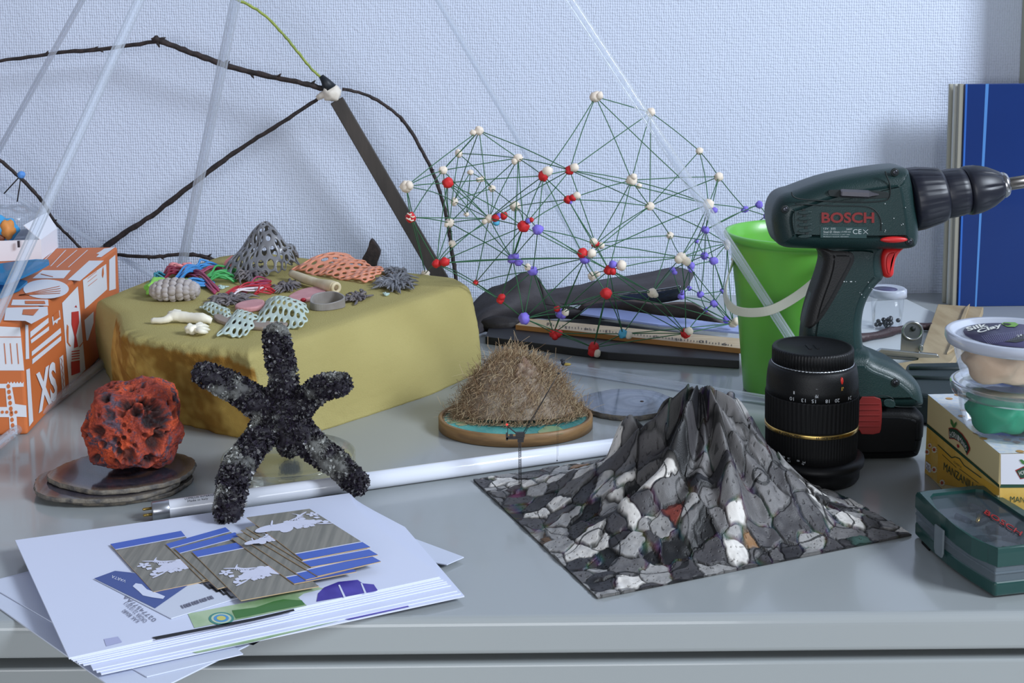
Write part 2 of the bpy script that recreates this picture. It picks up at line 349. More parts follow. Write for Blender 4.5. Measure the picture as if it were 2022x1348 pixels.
# x, y, depth, radius(px), colours of lobes with offsets
N = {1:(946,258,1.62,9,'w',[('w',-12,4,6)]),2:(906,303,1.66,8,'w',[]),3:(875,336,1.62,9,'w',[]),4:(884,361,1.56,11,'r',[]),5:(802,368,1.54,13,'w',[('w',6,-2,9)]),
6:(811,429,1.54,11,'r',[]),7:(929,340,1.74,6,'w',[]),8:(952,353,1.74,6,'w',[('w',-7,2,5)]),9:(972,372,1.74,7,'w',[]),10:(897,398,1.70,8,'w',[]),11:(921,423,1.76,5,'w',[]),
12:(888,440,1.62,10,'w',[('w',-6,3,6)]),13:(893,481,1.62,8,'w',[]),14:(966,431,1.60,9,'w',[('w',-9,6,6),('r',13,-1,9),('b',14,9,7),('p',19,-5,6),('r',29,-5,9)]),
15:(1017,407,1.66,10,'w',[]),16:(1023,312,1.62,9,'w',[('w',-7,7,7)]),17:(1073,347,1.55,11,'r',[('w',8,-9,10)]),18:(1125,336,1.58,10,'r',[('w',9,-5,9)]),19:(1122,394,1.58,9,'r',[('r',10,-4,8),('w',17,-8,8),('p',5,5,4)]),
20:(1034,447,1.54,12,'r',[('p',10,-11,6),('r',15,-13,6)]),21:(1062,453,1.52,11,'p',[]),22:(862,520,1.56,9,'r',[('r',16,-3,10)]),23:(939,558,1.62,6,'r',[]),24:(988,592,1.58,8,'r',[('r',3,-6,7)]),
25:(1012,511,1.56,10,'p',[('p',12,6,9),('p',6,-5,7)]),26:(1052,535,1.58,10,'p',[('w',-10,-8,7)]),27:(1035,629,1.56,12,'p',[]),28:(1107,619,1.60,10,'p',[('r',-7,-9,7),('w',9,-2,8),('p',5,4,7)]),
29:(1093,658,1.62,9,'r',[('r',9,0,9),('r',3,5,8)]),30:(1155,510,1.54,11,'p',[('r',-5,-10,10),('w',13,-10,9)]),31:(1176,191,1.60,11,'w',[('w',8,-2,8)]),32:(1285,222,1.66,9,'w',[]),
33:(1247,356,1.60,11,'w',[('w',15,11,6),('w',4,-7,7)]),34:(1283,407,1.64,9,'w',[]),35:(1399,403,1.58,11,'w',[('p',11,12,7)]),36:(1381,298,1.68,8,'w',[]),37:(1419,349,1.64,10,'w',[]),
38:(1323,465,1.70,8,'w',[]),39:(1393,454,1.62,8,'p',[]),40:(1375,476,1.66,5,'p',[]),41:(1499,404,1.66,8,'p',[]),42:(1472,413,1.66,7,'p',[('p',-5,2,5)]),43:(1514,426,1.66,7,'p',[]),
44:(1176,482,1.60,8,'r',[('w',-4,-5,8),('w',12,3,7)]),46:(1203,533,1.54,10,'r',[('p',7,-11,9),('w',24,-9,11),('r',7,2,8)]),48:(1197,579,1.53,12,'r',[]),49:(1288,578,1.60,10,'w',[('w',6,4,6)]),
50:(1345,508,1.58,11,'w',[('w',11,8,9),('w',-5,4,9)]),51:(1230,659,1.60,10,'b',[('w',12,3,8)]),52:(1354,658,1.60,11,'r',[('w',6,-4,9)]),53:(1172,686,1.60,11,'r',[('w',6,11,9),('r',-3,9,9)]),
54:(1436,480,1.66,8,'w',[('w',0,8,6)]),55:(1391,505,1.66,8,'p',[]),56:(1409,515,1.64,9,'p',[]),57:(1364,525,1.62,8,'p',[('p',0,9,5)]),58:(1328,532,1.68,6,'p',[('p',4,6,5)]),
59:(1361,569,1.70,5,'p',[]),60:(1345,585,1.66,7,'p',[('p',3,-8,5)]),61:(1383,581,1.68,7,'p',[]),62:(1410,599,1.66,8,'p',[]),63:(1427,574,1.70,6,'p',[]),64:(1435,631,1.66,8,'p',[]),65:(1448,638,1.64,9,'w',[('w',6,-4,8)]),66:(1394,611,1.74,5,'p',[]),
67:(840,540,1.66,8,'w',[]),68:(1170,545,1.72,9,'w',[('w',9,-4,7)])}
N = {k: (v[0], v[1], v[2]-.075)+tuple(v[3:]) for k, v in N.items()}
NP = {k: P(v[0], v[1], v[2]) for k, v in N.items()}
for k in N:
    rr_ = N[k][3]*N[k][2]/F+.002; Yk = N[k][2]
    while NP[k].z < rr_+(.008 if N[k][5] else 0)*.6 and NP[k].z < .03: Yk -= .004; NP[k] = P(N[k][0], N[k][1], Yk)
    N[k] = (N[k][0], N[k][1], Yk)+tuple(N[k][3:])
def shift(c, dx, dy, Y): return P(c[0]+dx, c[1]+dy, Y)
for k, v in N.items():
    s = v[2]/F; g = mesh('clay_ball', *blobg(NP[k], tuple(v[3]*s*random.uniform(.92, 1.08) for _ in range(3)), k, .22, 1.8, 3), cl[v[4]], net)
    for j, (c, dx, dy, r) in enumerate(v[5]):
        mesh('clay_lobe', *blobg(shift(v, dx, dy, v[2]-.003), tuple(r*s*random.uniform(.9, 1.1) for _ in range(3)), k+j*7, .25, 1.8, 2), cl[c], g)
stk = M('green_stick', (44, 98, 62), .5)
E = """1-5 1-3 1-2 1-10 1-14 1-16 1-18 2-16 2-3 2-9 2-12 3-16 3-5 3-6 3-12 3-14 4-17 4-5 4-12 4-14 4-20 4-25 4-22 5-6 5-10 5-67 6-12 6-14 6-22 6-67 7-8 7-11 7-10 8-9 8-11 9-15 9-10 9-14 10-14 10-11
16-17 16-14 16-20 16-12 16-25 16-18 17-14 17-20 17-21 17-31 17-19 17-18 17-30 18-31 18-32 18-33 18-35 18-34 18-20 18-14 18-44 19-33 19-34 19-15 19-20 19-44 19-46 31-32 31-33 31-35 32-33 32-34 32-36 36-37 36-34 36-35
37-42 37-35 37-39 37-34 33-35 33-34 33-37 33-44 33-46 34-38 34-44 34-30 34-39 34-36 35-39 35-50 35-40 35-30 38-50 38-44 38-54 38-49 38-34 12-22 12-25 12-14 12-13 13-22 13-15 14-22 14-25 14-20 14-23 15-20 15-21 15-25
20-22 20-25 20-24 20-30 20-23 21-25 21-30 21-26 21-44 21-46 22-25 22-23 22-24 22-30 23-24 23-26 23-27 24-27 24-25 24-26 25-26 25-27 25-30 25-24 26-27 26-29 26-28 26-30 27-28 27-29 27-30 27-48 27-53 28-30 28-29 28-48 28-46 29-53 29-48 29-51 29-30
30-44 30-46 30-50 30-28 30-49 44-46 44-50 44-33 46-50 46-48 46-49 46-51 46-53 46-52 48-51 48-53 48-52 48-49 48-30 49-50 49-51 49-52 49-58 50-54 50-39 50-52 50-57 50-55 51-53 51-52 51-65 52-53 52-65 52-50 52-62 65-50 65-56 65-54 65-48
39-41 39-42 39-55 39-56 39-54 39-57 41-42 41-43 42-43 42-39 40-55 40-57 55-56 55-58 55-61 56-57 56-62 56-63 57-59 57-60 57-61 58-60 59-60 59-61 60-62 60-64 61-62 61-63 61-66 62-63 62-64 62-66 63-64 63-54 64-65 65-62 35-42 54-55 54-56 43-54 64-66 5-4 46-68 30-68 67-22"""
seen = set()
for e in E.split():
    a, b = (int(q) for q in e.split('-')); key = tuple(sorted((a, b)))
    if key in seen: continue
    seen.add(key); p = NP[a]; q = NP[b]
    m = (p+q)/2+Vector((random.uniform(-1, 1), random.uniform(-1, 1), random.uniform(0, 1)))*(q-p).length*.02
    mesh('stick', *tubeg(smoothpts([p, m, q], 3), .00062, 5), stk, net)
# white streaks on the marbled ball
for i, (dx, dy) in enumerate(((-2, -5), (4, 0), (-4, 4), (2, 7))):
    mesh('white_streak', *tubeg([P(811+dx-5, 429+dy-3, 1.4575), P(811+dx, 429+dy, 1.4572), P(811+dx+4, 429+dy-2, 1.4575)], .0009, 6), cl['w'], net)
# ================================================================ foam block
ZT = .093
foamy = MC('yellow_foam', .92, bump=.6, bs=600, spec=.1)
def gz(px, py, z): return G(px, py, z)
topo = [(192, 592), (232, 618), (238, 650), (262, 668), (330, 680), (410, 688), (490, 699), (560, 680), (650, 650), (780, 606), (925, 562), (900, 548), (768, 533), (584, 506), (500, 496), (433, 506), (297, 550)]
boto = [(196, 708), (222, 757), (265, 790), (300, 812), (360, 838), (440, 858), (530, 874), (610, 858), (700, 830), (850, 780), (950, 733), (948, 690), (820, 650), (640, 640), (540, 630), (430, 630), (290, 650)]
T = [G(x, y, ZT) for x, y in topo]; B = [G(x, y, 0) for x, y in boto]
def dense(P_, k=20):
    out = []
    for i in range(len(P_)):
        for j in range(k): out.append(P_[i].lerp(P_[(i+1) % len(P_)], j/k))
    return out
T2 = dense(T); B2 = dense(B); nO = len(T2)
rows = 46; V = []; Fc = []; mi = []
cen = sum(T2, Vector())/nO
for r in range(rows+1):
    t = r/rows
    for i in range(nO):
        p = B2[i].lerp(T2[i], t); d = (p-cen); d.z = 0; d.normalize()
        bul = math.sin(t*PI)*.004
        amp = .0032 if 2 < i/20 < 6.1 else .001
        p = p+d*(bul+amp*noise.noise(p*55)+amp*.6*noise.noise(p*160)); 
        if r == 0: p.z = 0
        if t > .93: p = p-d*(.004*((t-.93)/.07)**2)
        V.append(p)
for r in range(rows):
    for i in range(nO):
        j = (i+1) % nO; Fc.append((r*nO+i, r*nO+j, (r+1)*nO+j, (r+1)*nO+i))
        s = i/20; jag = noise.noise(Vector((s*2.1, 0, 3)))*1.5
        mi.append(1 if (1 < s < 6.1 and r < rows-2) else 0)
# top rings
n0 = rows*nO; prev = n0
for k in range(1, 9):
    f = 1-(k/9)**1.2
    base = len(V)
    for i in range(nO):
        p = cen+(T2[i]-cen)*(1-k/9.0); p.z = ZT+(.0005*k if k < 3 else .001)+.0006*noise.noise(p*25); V.append(p)
    for i in range(nO):
        j = (i+1) % nO; Fc.append((prev+i, prev+j, base+j, base+i)); mi.append(0)
    prev = base
c = len(V); V.append(Vector((cen.x, cen.y, ZT+.001)))
for i in range(nO): Fc.append((prev+i, prev+(i+1) % nO, c)); mi.append(0)
Fc.append(tuple(range(nO))[::-1]); mi.append(0)
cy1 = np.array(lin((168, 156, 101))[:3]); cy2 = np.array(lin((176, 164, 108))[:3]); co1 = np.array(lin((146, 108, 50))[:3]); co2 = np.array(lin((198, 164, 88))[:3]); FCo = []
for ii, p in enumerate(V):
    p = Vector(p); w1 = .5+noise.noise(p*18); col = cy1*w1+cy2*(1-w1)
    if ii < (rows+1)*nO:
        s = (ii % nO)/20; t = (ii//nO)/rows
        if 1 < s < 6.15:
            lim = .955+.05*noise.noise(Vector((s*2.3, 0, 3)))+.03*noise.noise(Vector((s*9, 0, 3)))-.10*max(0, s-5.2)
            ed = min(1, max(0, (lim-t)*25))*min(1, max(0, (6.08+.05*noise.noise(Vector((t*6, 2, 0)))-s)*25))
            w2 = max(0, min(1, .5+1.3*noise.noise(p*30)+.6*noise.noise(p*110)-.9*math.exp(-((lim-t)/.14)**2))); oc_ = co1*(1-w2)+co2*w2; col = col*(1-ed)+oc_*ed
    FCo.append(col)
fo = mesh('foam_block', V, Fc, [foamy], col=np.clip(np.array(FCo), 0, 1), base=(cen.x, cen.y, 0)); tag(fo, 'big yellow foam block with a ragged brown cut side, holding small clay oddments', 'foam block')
ZS = ZT+.0013
grey = M('grey_silicone', (128, 130, 136), .4, c2=(108, 108, 112), vs=40, coat=.2)
greyb = M('taupe_silicone', (122, 114, 112), .5, c2=(98, 92, 96), vs=60)
def ell(px, py, rx, ry, z=ZS):
    """centre, half width and half depth (world) of an ellipse drawn on the plane z"""
    c = G(px, py, z); hx = (G(px+rx, py, z)-c).length; hy = (G(px, py-ry, z)-c).length; return c, hx, hy
# grey perforated mound
c, hx, hy = ell(512, 540, 72, 14)
pk = P(532, 438, c.y+.02)
def moundf(u, v):
    a = (u-.5)*2; b = (v-.5)*2; r = min(1.25, math.hypot((a-.25)/(1.25 if a < .25 else .78), b))
    x = c.x+a*hx*1.0; y = c.y+.012+b*.036
    h = (pk.z-ZS)*max(0, 1-r**1.3)**.95; r2 = math.hypot((a-.72)/.42, (b+.1)/.9); h = max(h*(1+.16*math.sin(a*5+b*4+1.2)*(1-abs(1-2*r))), .034*max(0, 1-r2**2)); fold = .007*noise.noise(Vector((a*2, b*2, 4)))
    return Vector((x+fold, y+.005*noise.noise(Vector((a*3, 7, b*3))), ZS+.002+max(0, h)))
o = hexsheet('perforated_mound', 11, 11, .64, .0026, moundf, grey, seed=2, base=(c.x, c.y, ZS), sub=2, keep=lambda u, v: math.hypot(u-.5, v-.5) < .53)
tag(o, 'grey net-like rubber tent rising to a peak at the back of the foam', 'perforated sheet')
# orange mesh sheet
orm = M('orange_clay_net', (238, 160, 128), .45, c2=(226, 146, 112), vs=40)
oc = [G(585, 534, ZS), G(735, 560, ZS), G(768, 538, ZS), G(690, 510, ZS)]
def orf(u, v):
    p = oc[0].lerp(oc[1], u).lerp(oc[3].lerp(oc[2], u), v)
    return p+Vector((0, 0, .003+.009*math.sin(v*PI)**1.0*(.7+.5*math.sin(u*5+1))+.002*math.sin(u*17)))
tag(hexsheet('orange_net', 11, 6, .62, .0028, orf, orm, seed=5, base=oc[0], sub=2), 'salmon-orange honeycomb clay sheet lying wavy beside the grey tent', 'perforated sheet')
# grey spiky flowers
def spiky(name, label, px, py, rx, ry, n, mat, seed, L=1.0, hgt=.012, th=.0011):
    c, hx, hy = ell(px, py, rx, ry); rnd = random.Random(seed); g = []
    for k in range(n):
        a = rnd.uniform(0, 2*PI); r0 = rnd.uniform(0, .55); r1 = min(1, r0+rnd.uniform(.25, .5)*L); a2 = a+rnd.uniform(-.7, .7)
        p0 = Vector((c.x+hx*r0*math.cos(a), c.y+hy*r0*math.sin(a), ZS+th+rnd.uniform(0, hgt*.5)))
        p2 = Vector((c.x+hx*r1*math.cos(a2), c.y+hy*r1*math.sin(a2), ZS+th+rnd.uniform(0, hgt)*(1.2-r1)))
        m = (p0+p2)/2+Vector((rnd.uniform(-.003, .003), rnd.uniform(-.003, .003), rnd.uniform(0, hgt*.35)))
        g.append(tubeg(smoothpts([p0, m, p2], 3), [th*1.3]*3+[th*1.5]+[th*1.1, th*.8, th*.5], 6, wob=.2, seed=k))
    g.append(blobg((c.x, c.y, ZS+hgt*.3), (hx*.5, hy*.5, hgt*.35), seed, .5, 3))
    return tag(mesh(name, *join(g), mat, base=(c.x, c.y, ZS)), label, 'clay piece')
spiky('branching_clay', 'grey branching clay tuft at the right end of the orange net', 782, 563, 54, 19, 120, grey, 3)
spiky('branching_clay', 'small grey branching scrap behind the larger grey tuft', 778, 541, 34, 8, 50, grey, 4, hgt=.008)
spiky('branching_clay', 'taupe tangled scrap in front of the grey tent', 494, 548, 36, 15, 90, greyb, 5, hgt=.014)
spiky('branching_clay', 'grey wing-like scrap right of the red strands', 566, 569, 32, 12, 34, greyb, 6, L=1.5, hgt=.008)
spiky('branching_clay', 'dark grey crumpled scrap between the ring and the grey tuft', 706, 590, 34, 14, 40, greyb, 7, hgt=.007)
spiky('branching_clay', 'long lumpy grey scrap in front of the red strands', 458, 596, 60, 12, 80, greyb, 8, hgt=.008)
spiky('branching_clay', 'tiny grey crumbs lying inside the clay ring', 640, 606, 12, 4, 10, greyb, 9, hgt=.003)
mint = M('mint_clay', (186, 208, 202), .6)
spiky('branching_clay', 'tiny mint green crumb at the right edge of the foam top', 763, 583, 9, 4, 10, mint, 10, hgt=.003, th=.0008)
spiky('branching_clay', 'mint green crumbs in front of the green strands', 440, 569, 11, 6, 8, mint, 11, hgt=.003, th=.0009)
# strands
def strands(name, label, items, mats, seed, rad=.0014):
    rnd = random.Random(seed); root = None
    for (x0, y0, x1, y1, n, mk, arc, spread) in items:
        g = []
        for k in range(n):
            s = (k/(max(1, n-1))-.5)
            a = G(x0+rnd.uniform(-4, 4), y0+s*spread*.5, ZS+rad); b = G(x1+rnd.uniform(-5, 5), y1+s*spread, ZS+rad)
            mm = (a+b)/2+Vector((rnd.uniform(-1, 1)*.004, arc*(.5+rnd.random()), rnd.uniform(.003, .011)))
            q = (a*.75+b*.25)+Vector((0, arc*.4, rnd.uniform(.002, .007)))
            g.append(tubeg(smoothpts([a, q, mm, b], 4), rad, 7))
        if root is None:
            root = thing(name, label, 'clay strands', (a.x, a.y, ZS))
        mesh('strand_bunch', *join(g), mats[mk], root, label=mk+' strands')
    return root
smat = {'blue': M('blue_strand', (60, 140, 205), .4), 'maroon': M('maroon_strand', (128, 30, 52), .4), 'green': M('green_strand', (70, 170, 92), .4), 'red': M('red_strand', (176, 34, 48), .4), 'plum': M('plum_strand', (160, 62, 96), .4), 'white': M('white_strand', (226, 214, 220), .4), 'teal': M('teal_strand', (40, 120, 140), .4)}
strands('clay_strands', 'heap of blue, maroon and green clay strands on the foam, left of the grey tent',
        [(318, 552, 362, 536, 9, 'maroon', .002, 16), (300, 556, 330, 550, 4, 'teal', 0, 6), (400, 556, 464, 545, 11, 'green', .003, 24), (335, 566, 400, 534, 8, 'blue', .012, 14), (350, 570, 420, 560, 7, 'blue', -.004, 10), (360, 540, 428, 573, 8, 'plum', .006, 12), (380, 534, 432, 528, 5, 'blue', .003, 6), (386, 545, 440, 533, 4, 'plum', .004, 6)], smat, 4)
strands('clay_strands', 'short bunch of red and white clay strands pinched at one end', [(440, 586, 532, 561, 9, 'red', -.004, 12), (452, 588, 535, 570, 3, 'white', .002, 6), (480, 580, 530, 556, 6, 'plum', .003, 8), (500, 583, 540, 577, 4, 'red', 0, 5)], smat, 6, .0011)
pk_ = M('pink_clay', (236, 150, 152), .55, bump=.4, bs=150)
c, hx, hy = ell(357, 530, 22, 6)
tag(mesh('pink_ruffle', *join([blobg((c.x+hx*math.cos(a*1.1)*.8, c.y+hy*math.sin(a*2.3)*.6, ZS+.003), (.006, .004, .0035), a, .7, 3.5) for a in range(6)]), pk_, base=(c.x, c.y, ZS)), 'frilly pink clay scrap behind the blue strands', 'clay piece')
a_, b_ = G(436, 534, ZS+.002), P(462, 512, 1.60)
V, Fc = prism([a_, a_+Vector((.012, 0, 0)), b_+Vector((.003, 0, .002)), b_+Vector((-.003, 0, .005)), b_+Vector((-.011, 0, -.001))], (0, .003, 0))
tag(bev(mesh('pink_strip', V, Fc, pk_, base=a_, smooth=False), .0008), 'upright folded pink clay strip left of the grey tent', 'clay piece')
lime = M('lime_clay', (140, 206, 82), .5, bump=.3, bs=120)
c, hx, hy = ell(309, 577, 16, 10)
tag(mesh('lime_lump', *join([blobg((c.x, c.y, ZS+.008), (hx, hy*.8, .009), 5, .5, 2.2, 3), blobg((c.x+.010, c.y+.004, ZS+.006), (.006, .005, .006), 6, .5, 2)]), lime, base=(c.x, c.y, ZS)), 'crumpled lime green clay lump beside the scaly grey pod', 'clay piece')
c, hx, hy = ell(372, 565, 8, 3)
tag(mesh('lime_chip', *blobg((c.x, c.y, ZS+.006), (.006, .005, .004), 8, .4, 2), lime, base=(c.x, c.y, ZS)), 'small lime green chip behind the scaly grey pod', 'clay piece')
# scaly pod
c, hx, hy = ell(346, 592, 46, 15)
pod = thing('scaly_pod', 'grey clay pod covered in overlapping round scales on the foam', 'clay piece', (c.x, c.y, ZS))
podm = M('pod_scale', (178, 172, 172), .6, c2=(158, 148, 142), vs=80)
rz = .0115; ccz = ZS+rz
mesh('core', *icog((c.x, c.y, ccz), (hx*.9, .012, rz*.9), 3), podm, pod)
rnd = random.Random(3); k = 0
for i in range(9):
    th = -1.25+2.5*i/8
    m = (5, 6, 6, 7, 7, 7, 6, 6, 5)[i]
    for j in range(m*2):
        ph = 2*PI*(j+.5*(i % 2)+rnd.uniform(-.2, .2))/(m*2)
        d = Vector((math.sin(th), math.cos(th)*math.cos(ph), math.cos(th)*math.sin(ph)))
        p = Vector((c.x+d.x*hx*.95, c.y+d.y*.0125, ccz+d.z*rz*.96))
        if d.z < -.75: continue
        mesh('scale', *icog(p, (.0046, .0030*(1+.2*rnd.random()), .0040*(1+.25*rnd.random())), 2, lambda q: 1+.15*noise.noise(q*2+p*90)), podm, pod)
# cream bones
bone = M('cream_bone', (222, 208, 176), .5, c2=(208, 190, 150), vs=60)
W = [G(576, 540, ZS+.008), G(600, 550, ZS+.008), G(625, 558, ZS+.0075), G(650, 565, ZS+.0085), G(662, 568, ZS+.0085)]
g = tubeg(smoothpts(W, 4), lerpr([.0045, .0058, .0055, .0078, .0075], 4, 17), 14, wob=.03)
bo = mesh('hollow_bone', *g, bone, base=W[2]); tag(bo, 'cream hollow clay bone with a round open end, in front of the orange net', 'clay piece')
e = (W[-1]-W[-2]).normalized()
mesh('bone_rim', *tubeg([W[-1]+e*.001+(Vector((e.y, -e.x, 0))*math.cos(a)+Vector((0, 0, 1))*math.sin(a))*.0052 for a in np.linspace(0, 2*PI, 25)[:-1]], .0023, 8, closed=True), bone, bo)
dk = M('bone_hollow', (140, 120, 92), .9)
mesh('bone_hole', *latheg([(.0034, 0), (.0034, .0014)], W[-1], 16, e), dk, bo)
ivory = M('ivory_clay', (236, 230, 212), .55, bump=.3, bs=150)
W = [G(300, 633, ZS+.003), G(325, 632, ZS+.004), G(345, 624, ZS+.007), G(375, 627, ZS+.006), G(400, 629, ZS+.006), G(418, 634, ZS+.003)]
tag(mesh('ivory_stick', *join([tubeg(smoothpts(W, 4), lerpr([.003, .0035, .006, .0055, .006, .003], 4, 21), 10, wob=.12, seed=3), blobg(G(345, 618, ZS+.006), (.007, .004, .004), 4, .5, 2)]), ivory, base=W[2]), 'long ivory driftwood-like clay stick at the front left of the foam', 'clay piece')
g = [blobg(G(378, 650, ZS+.005), (.007, .007, .0055), 2, .4, 2, 3)]
for k, (x, y) in enumerate(((412, 645), (414, 651), (410, 656), (402, 642))): g.append(tubeg(smoothpts([G(385, 650, ZS+.004), G((385+x)/2, y-2, ZS+.006), G(x, y, ZS+.002)], 3), [.003, .003, .003, .0026, .0024, .0018, .001], 8))
tag(mesh('ivory_claw', *join(g), ivory, base=G(378, 650, ZS)), 'small white clay claw lying in front of the ivory stick', 'clay piece')
# pale green nets
pg = M('pale_mint_net', (196, 210, 198), .5, c2=(184, 200, 190), vs=40)
def sheet4(q, amp, ph=0, z0=.003):
    q = [G(x, y, ZS) for x, y in q]
    def f(u, v):
        p = q[0].lerp(q[1], u).lerp(q[3].lerp(q[2], u), v); return p+Vector((0, 0, z0+amp*math.sin(u*PI+ph)*math.sin(v*PI*.9+.1)+.001*math.sin(u*9)))
    return f, q
f, q = sheet4([(437, 661), (500, 662), (513, 628), (470, 612)], .006)
tag(hexsheet('mint_net', 5, 4, .50, .002, f, pg, seed=9, base=q[0], sub=2, jit=.24, holevar=.2), 'pale mint perforated clay scrap overhanging the foam front, above the dark star', 'perforated sheet')
f, q = sheet4([(505, 638), (608, 648), (612, 610), (535, 590)], .014)
tag(hexsheet('mint_net', 8, 5, .60, .002, f, pg, seed=12, base=q[0], sub=2, jit=.24, holevar=.15), 'domed pale mint perforated clay shell left of the grey ring', 'perforated sheet')
f, q = sheet4([(398, 612), (455, 634), (462, 622), (412, 601)], .005)
tag(hexsheet('mint_net', 7, 3, .6, .002, f, pg, seed=14, base=q[0], sub=2, jit=.24), 'narrow pale net strip right of the ivory stick', 'perforated sheet')
# slabs
ps = M('dusty_pink_clay', (206, 152, 152), .6, c2=(196, 138, 140), vs=60)
def slab(name, label, px, th, mat, z=ZS):
    V, Fc = prism(chaikin([G(x, y, z) for x, y in px], 2), (0, 0, th)); return tag(bev(mesh(name, V, Fc, mat, base=G(*px[0], z), smooth=False), th*.3, 2), label, 'clay piece')
slab('pink_slab', 'dusty pink flat clay tongue partly under the mint net', [(463, 610), (480, 603), (522, 598), (524, 612), (490, 618), (466, 617)], .006, ps)
s_ = slab('pink_slab', 'dusty pink clay tongue with a red spot left of the grey ring', [(566, 592), (600, 575), (650, 571), (640, 590), (600, 598), (575, 598)], .005, ps)
mesh('red_spot', *icog(G(599, 592, ZS+.005), (.0035, .003, .0025), 2), smat['red'], s_)
slab('brown_slab', 'taupe flat clay slab under the two mint nets', [(420, 622), (500, 640), (567, 640), (570, 648), (512, 655), (425, 640)], .004, M('taupe_clay', (150, 134, 122), .7))
# ring
rc = G(645, 606, ZS); ringpts = []
for a in np.linspace(0, 2*PI, 49)[:-1]:
    rx = .0195*(1+.08*math.cos(3*a)); ringpts.append(Vector((rc.x+rx*math.cos(a), rc.y+.019*math.sin(a)*(1+.1*math.sin(2*a)), ZS)))
V = []; Fc = []; n = len(ringpts)
for i, p in enumerate(ringpts):
    d = (p-rc).normalized(); h = .011+.003*math.sin(2*PI*i/n)
    for (o_, z) in ((0, 0), (0, h), (-.0022, h), (-.0022, 0)): V.append(p+d*o_+Vector((0, 0, z)))
for i in range(n):
    j = (i+1) % n
    for k in range(4): Fc.append((i*4+k, j*4+k, j*4+(k+1) % 4, i*4+(k+1) % 4))
o = mesh('clay_ring', V, Fc, M('grey_ring_clay', (150, 146, 142), .45, c2=(128, 122, 118), vs=50), base=rc, smooth=False); bev(o, .0006, 2); tag(o, 'standing grey clay ring near the front edge of the foam top', 'clay piece')
# dark horn behind the foam
hp = [P(735, 472, 1.72), P(748, 490, 1.72), P(752, 500, 1.72), P(742, 525, 1.72), P(735, 560, 1.72), P(700, 560, 1.72), P(712, 515, 1.72), P(726, 492, 1.72), P(730, 474, 1.72)]
hb = P(725, 600, 1.71); hp2 = hp[:4]+[Vector((hp[4].x, 1.72, 0)), Vector((hp[5].x, 1.72, 0))]+hp[6:]
V, Fc = prism(chaikin(hp2, 1), (0, .012, 0)); V = [Vector((v[0], v[1], max(0, v[2]))) for v in V]
tag(bev(mesh('bark_horn', V, Fc, bark, base=(hp2[4].x, 1.72, 0), smooth=False), .002, 2), 'dark horn-shaped bark shard rising behind the foam block', 'bark')
# ================================================================ left: printed box
A = G(55, 858, 0); hB = P(44, 632, A.y).z
At = Vector((A.x, A.y, hB)); Ft = G(232, 487, hB); Fb = Vector((Ft.x, Ft.y, 0))
u = (Fb-A).normalized(); lft = Vector((-u.y, u.x, 0)); LW = .26
box = thing('printed_carton', 'orange and white printed cardboard carton marked XS at the left edge', 'box', A)
cbo = M('carton_orange', (206, 112, 56), .6, c2=(198, 106, 54), vs=8); cbw = M('carton_white', (222, 224, 230), .6); cbr = M('carton_red', (186, 50, 44), .6)
V, Fc = prism([A, Fb, Fb+lft*LW, A+lft*LW], (0, 0, hB)); bev(mesh('carton_body', V, Fc, cbo, box, smooth=False), .003, 3)
pR = plane3(A, Fb, At); pT = (At, Vector((0, 0, 1))); pF = plane3(A, A+lft, At)
def dR(p, m=cbw, name='print', l=.0004): return decal(p, pR, m, box, name, l)
def dT(p, m=cbw, name='print', l=.0004): return decal(p, pT, m, box, name, l)
def dF(p, m=cbw, name='print', l=.0004): return decal(p, pF, m, box, name, l)
for p in ([(49,640),(55,642),(57,708),(50,709)], [(51,730),(58,727),(65,831),(57,842)], [(59,655),(95,627),(95,637),(59,667)], [(60,671),(96,644),(96,652),(61,678)], [(62,694),(119,647),(120,657),(62,703)], [(63,709),(120,663),(120,672),(63,719)],
          [(117,706),(124,700),(129,775),(123,781)], [(122,598),(153,565),(168,729),(136,765)], [(163,553),(209,521),(211,571),(167,610)], [(215,513),(227,503),(228,570),(215,574)], [(166,632),(184,615),(184,637),(173,672),(170,672)],
          [(102,626),(117,612),(119,630),(114,632),(112,639),(108,636),(104,643)]): dR(p)
dR([(104,622),(115,613),(117,626),(105,634)], cbo, l=.0007)
for p in ([(140,616),(154,614),(155,636),(149,662),(153,684),(145,687),(146,665),(140,640)], [(139,714),(156,711),(157,735),(140,741)]): dR(p, cbr, l=.0008)
dR([(146,606),(149,602),(151,607)], cbr, l=.0008)
for k in range(4): 
    y = 692+k*5; dR([(140,y+1),(156,y-1),(156,y+1),(140,y+3)], cbr, l=.0008)
for x0, y0 in ((172,549), (172,556), (173,564)): dR([(x0,y0),(x0+18,y0-14),(x0+18,y0-13),(x0,y0+1.2)], cbo, l=.0008)
dR([(201,532),(203,526),(204,540),(202,549),(200,543)], cbo, l=.0008)
wv = [(119+k*.55+(1.6 if k % 2 else -1.0), 706+k*6.5) for k in range(11)]
dR(wv+[(x+.9, y) for x, y in wv[::-1]], cbo, l=.0008)
dR([(131,640),(134,644),(134,676),(139,683),(137,684),(131,676),(130,655)], cbo, l=.0008)
dR([(161,676),(163,674),(163,676),(156,686),(155,684)], cbo, l=.0008)
text_on('XS', pR, (75,817), (113,786), (69,738), cbw, box, lift=.0008, bold=.035)
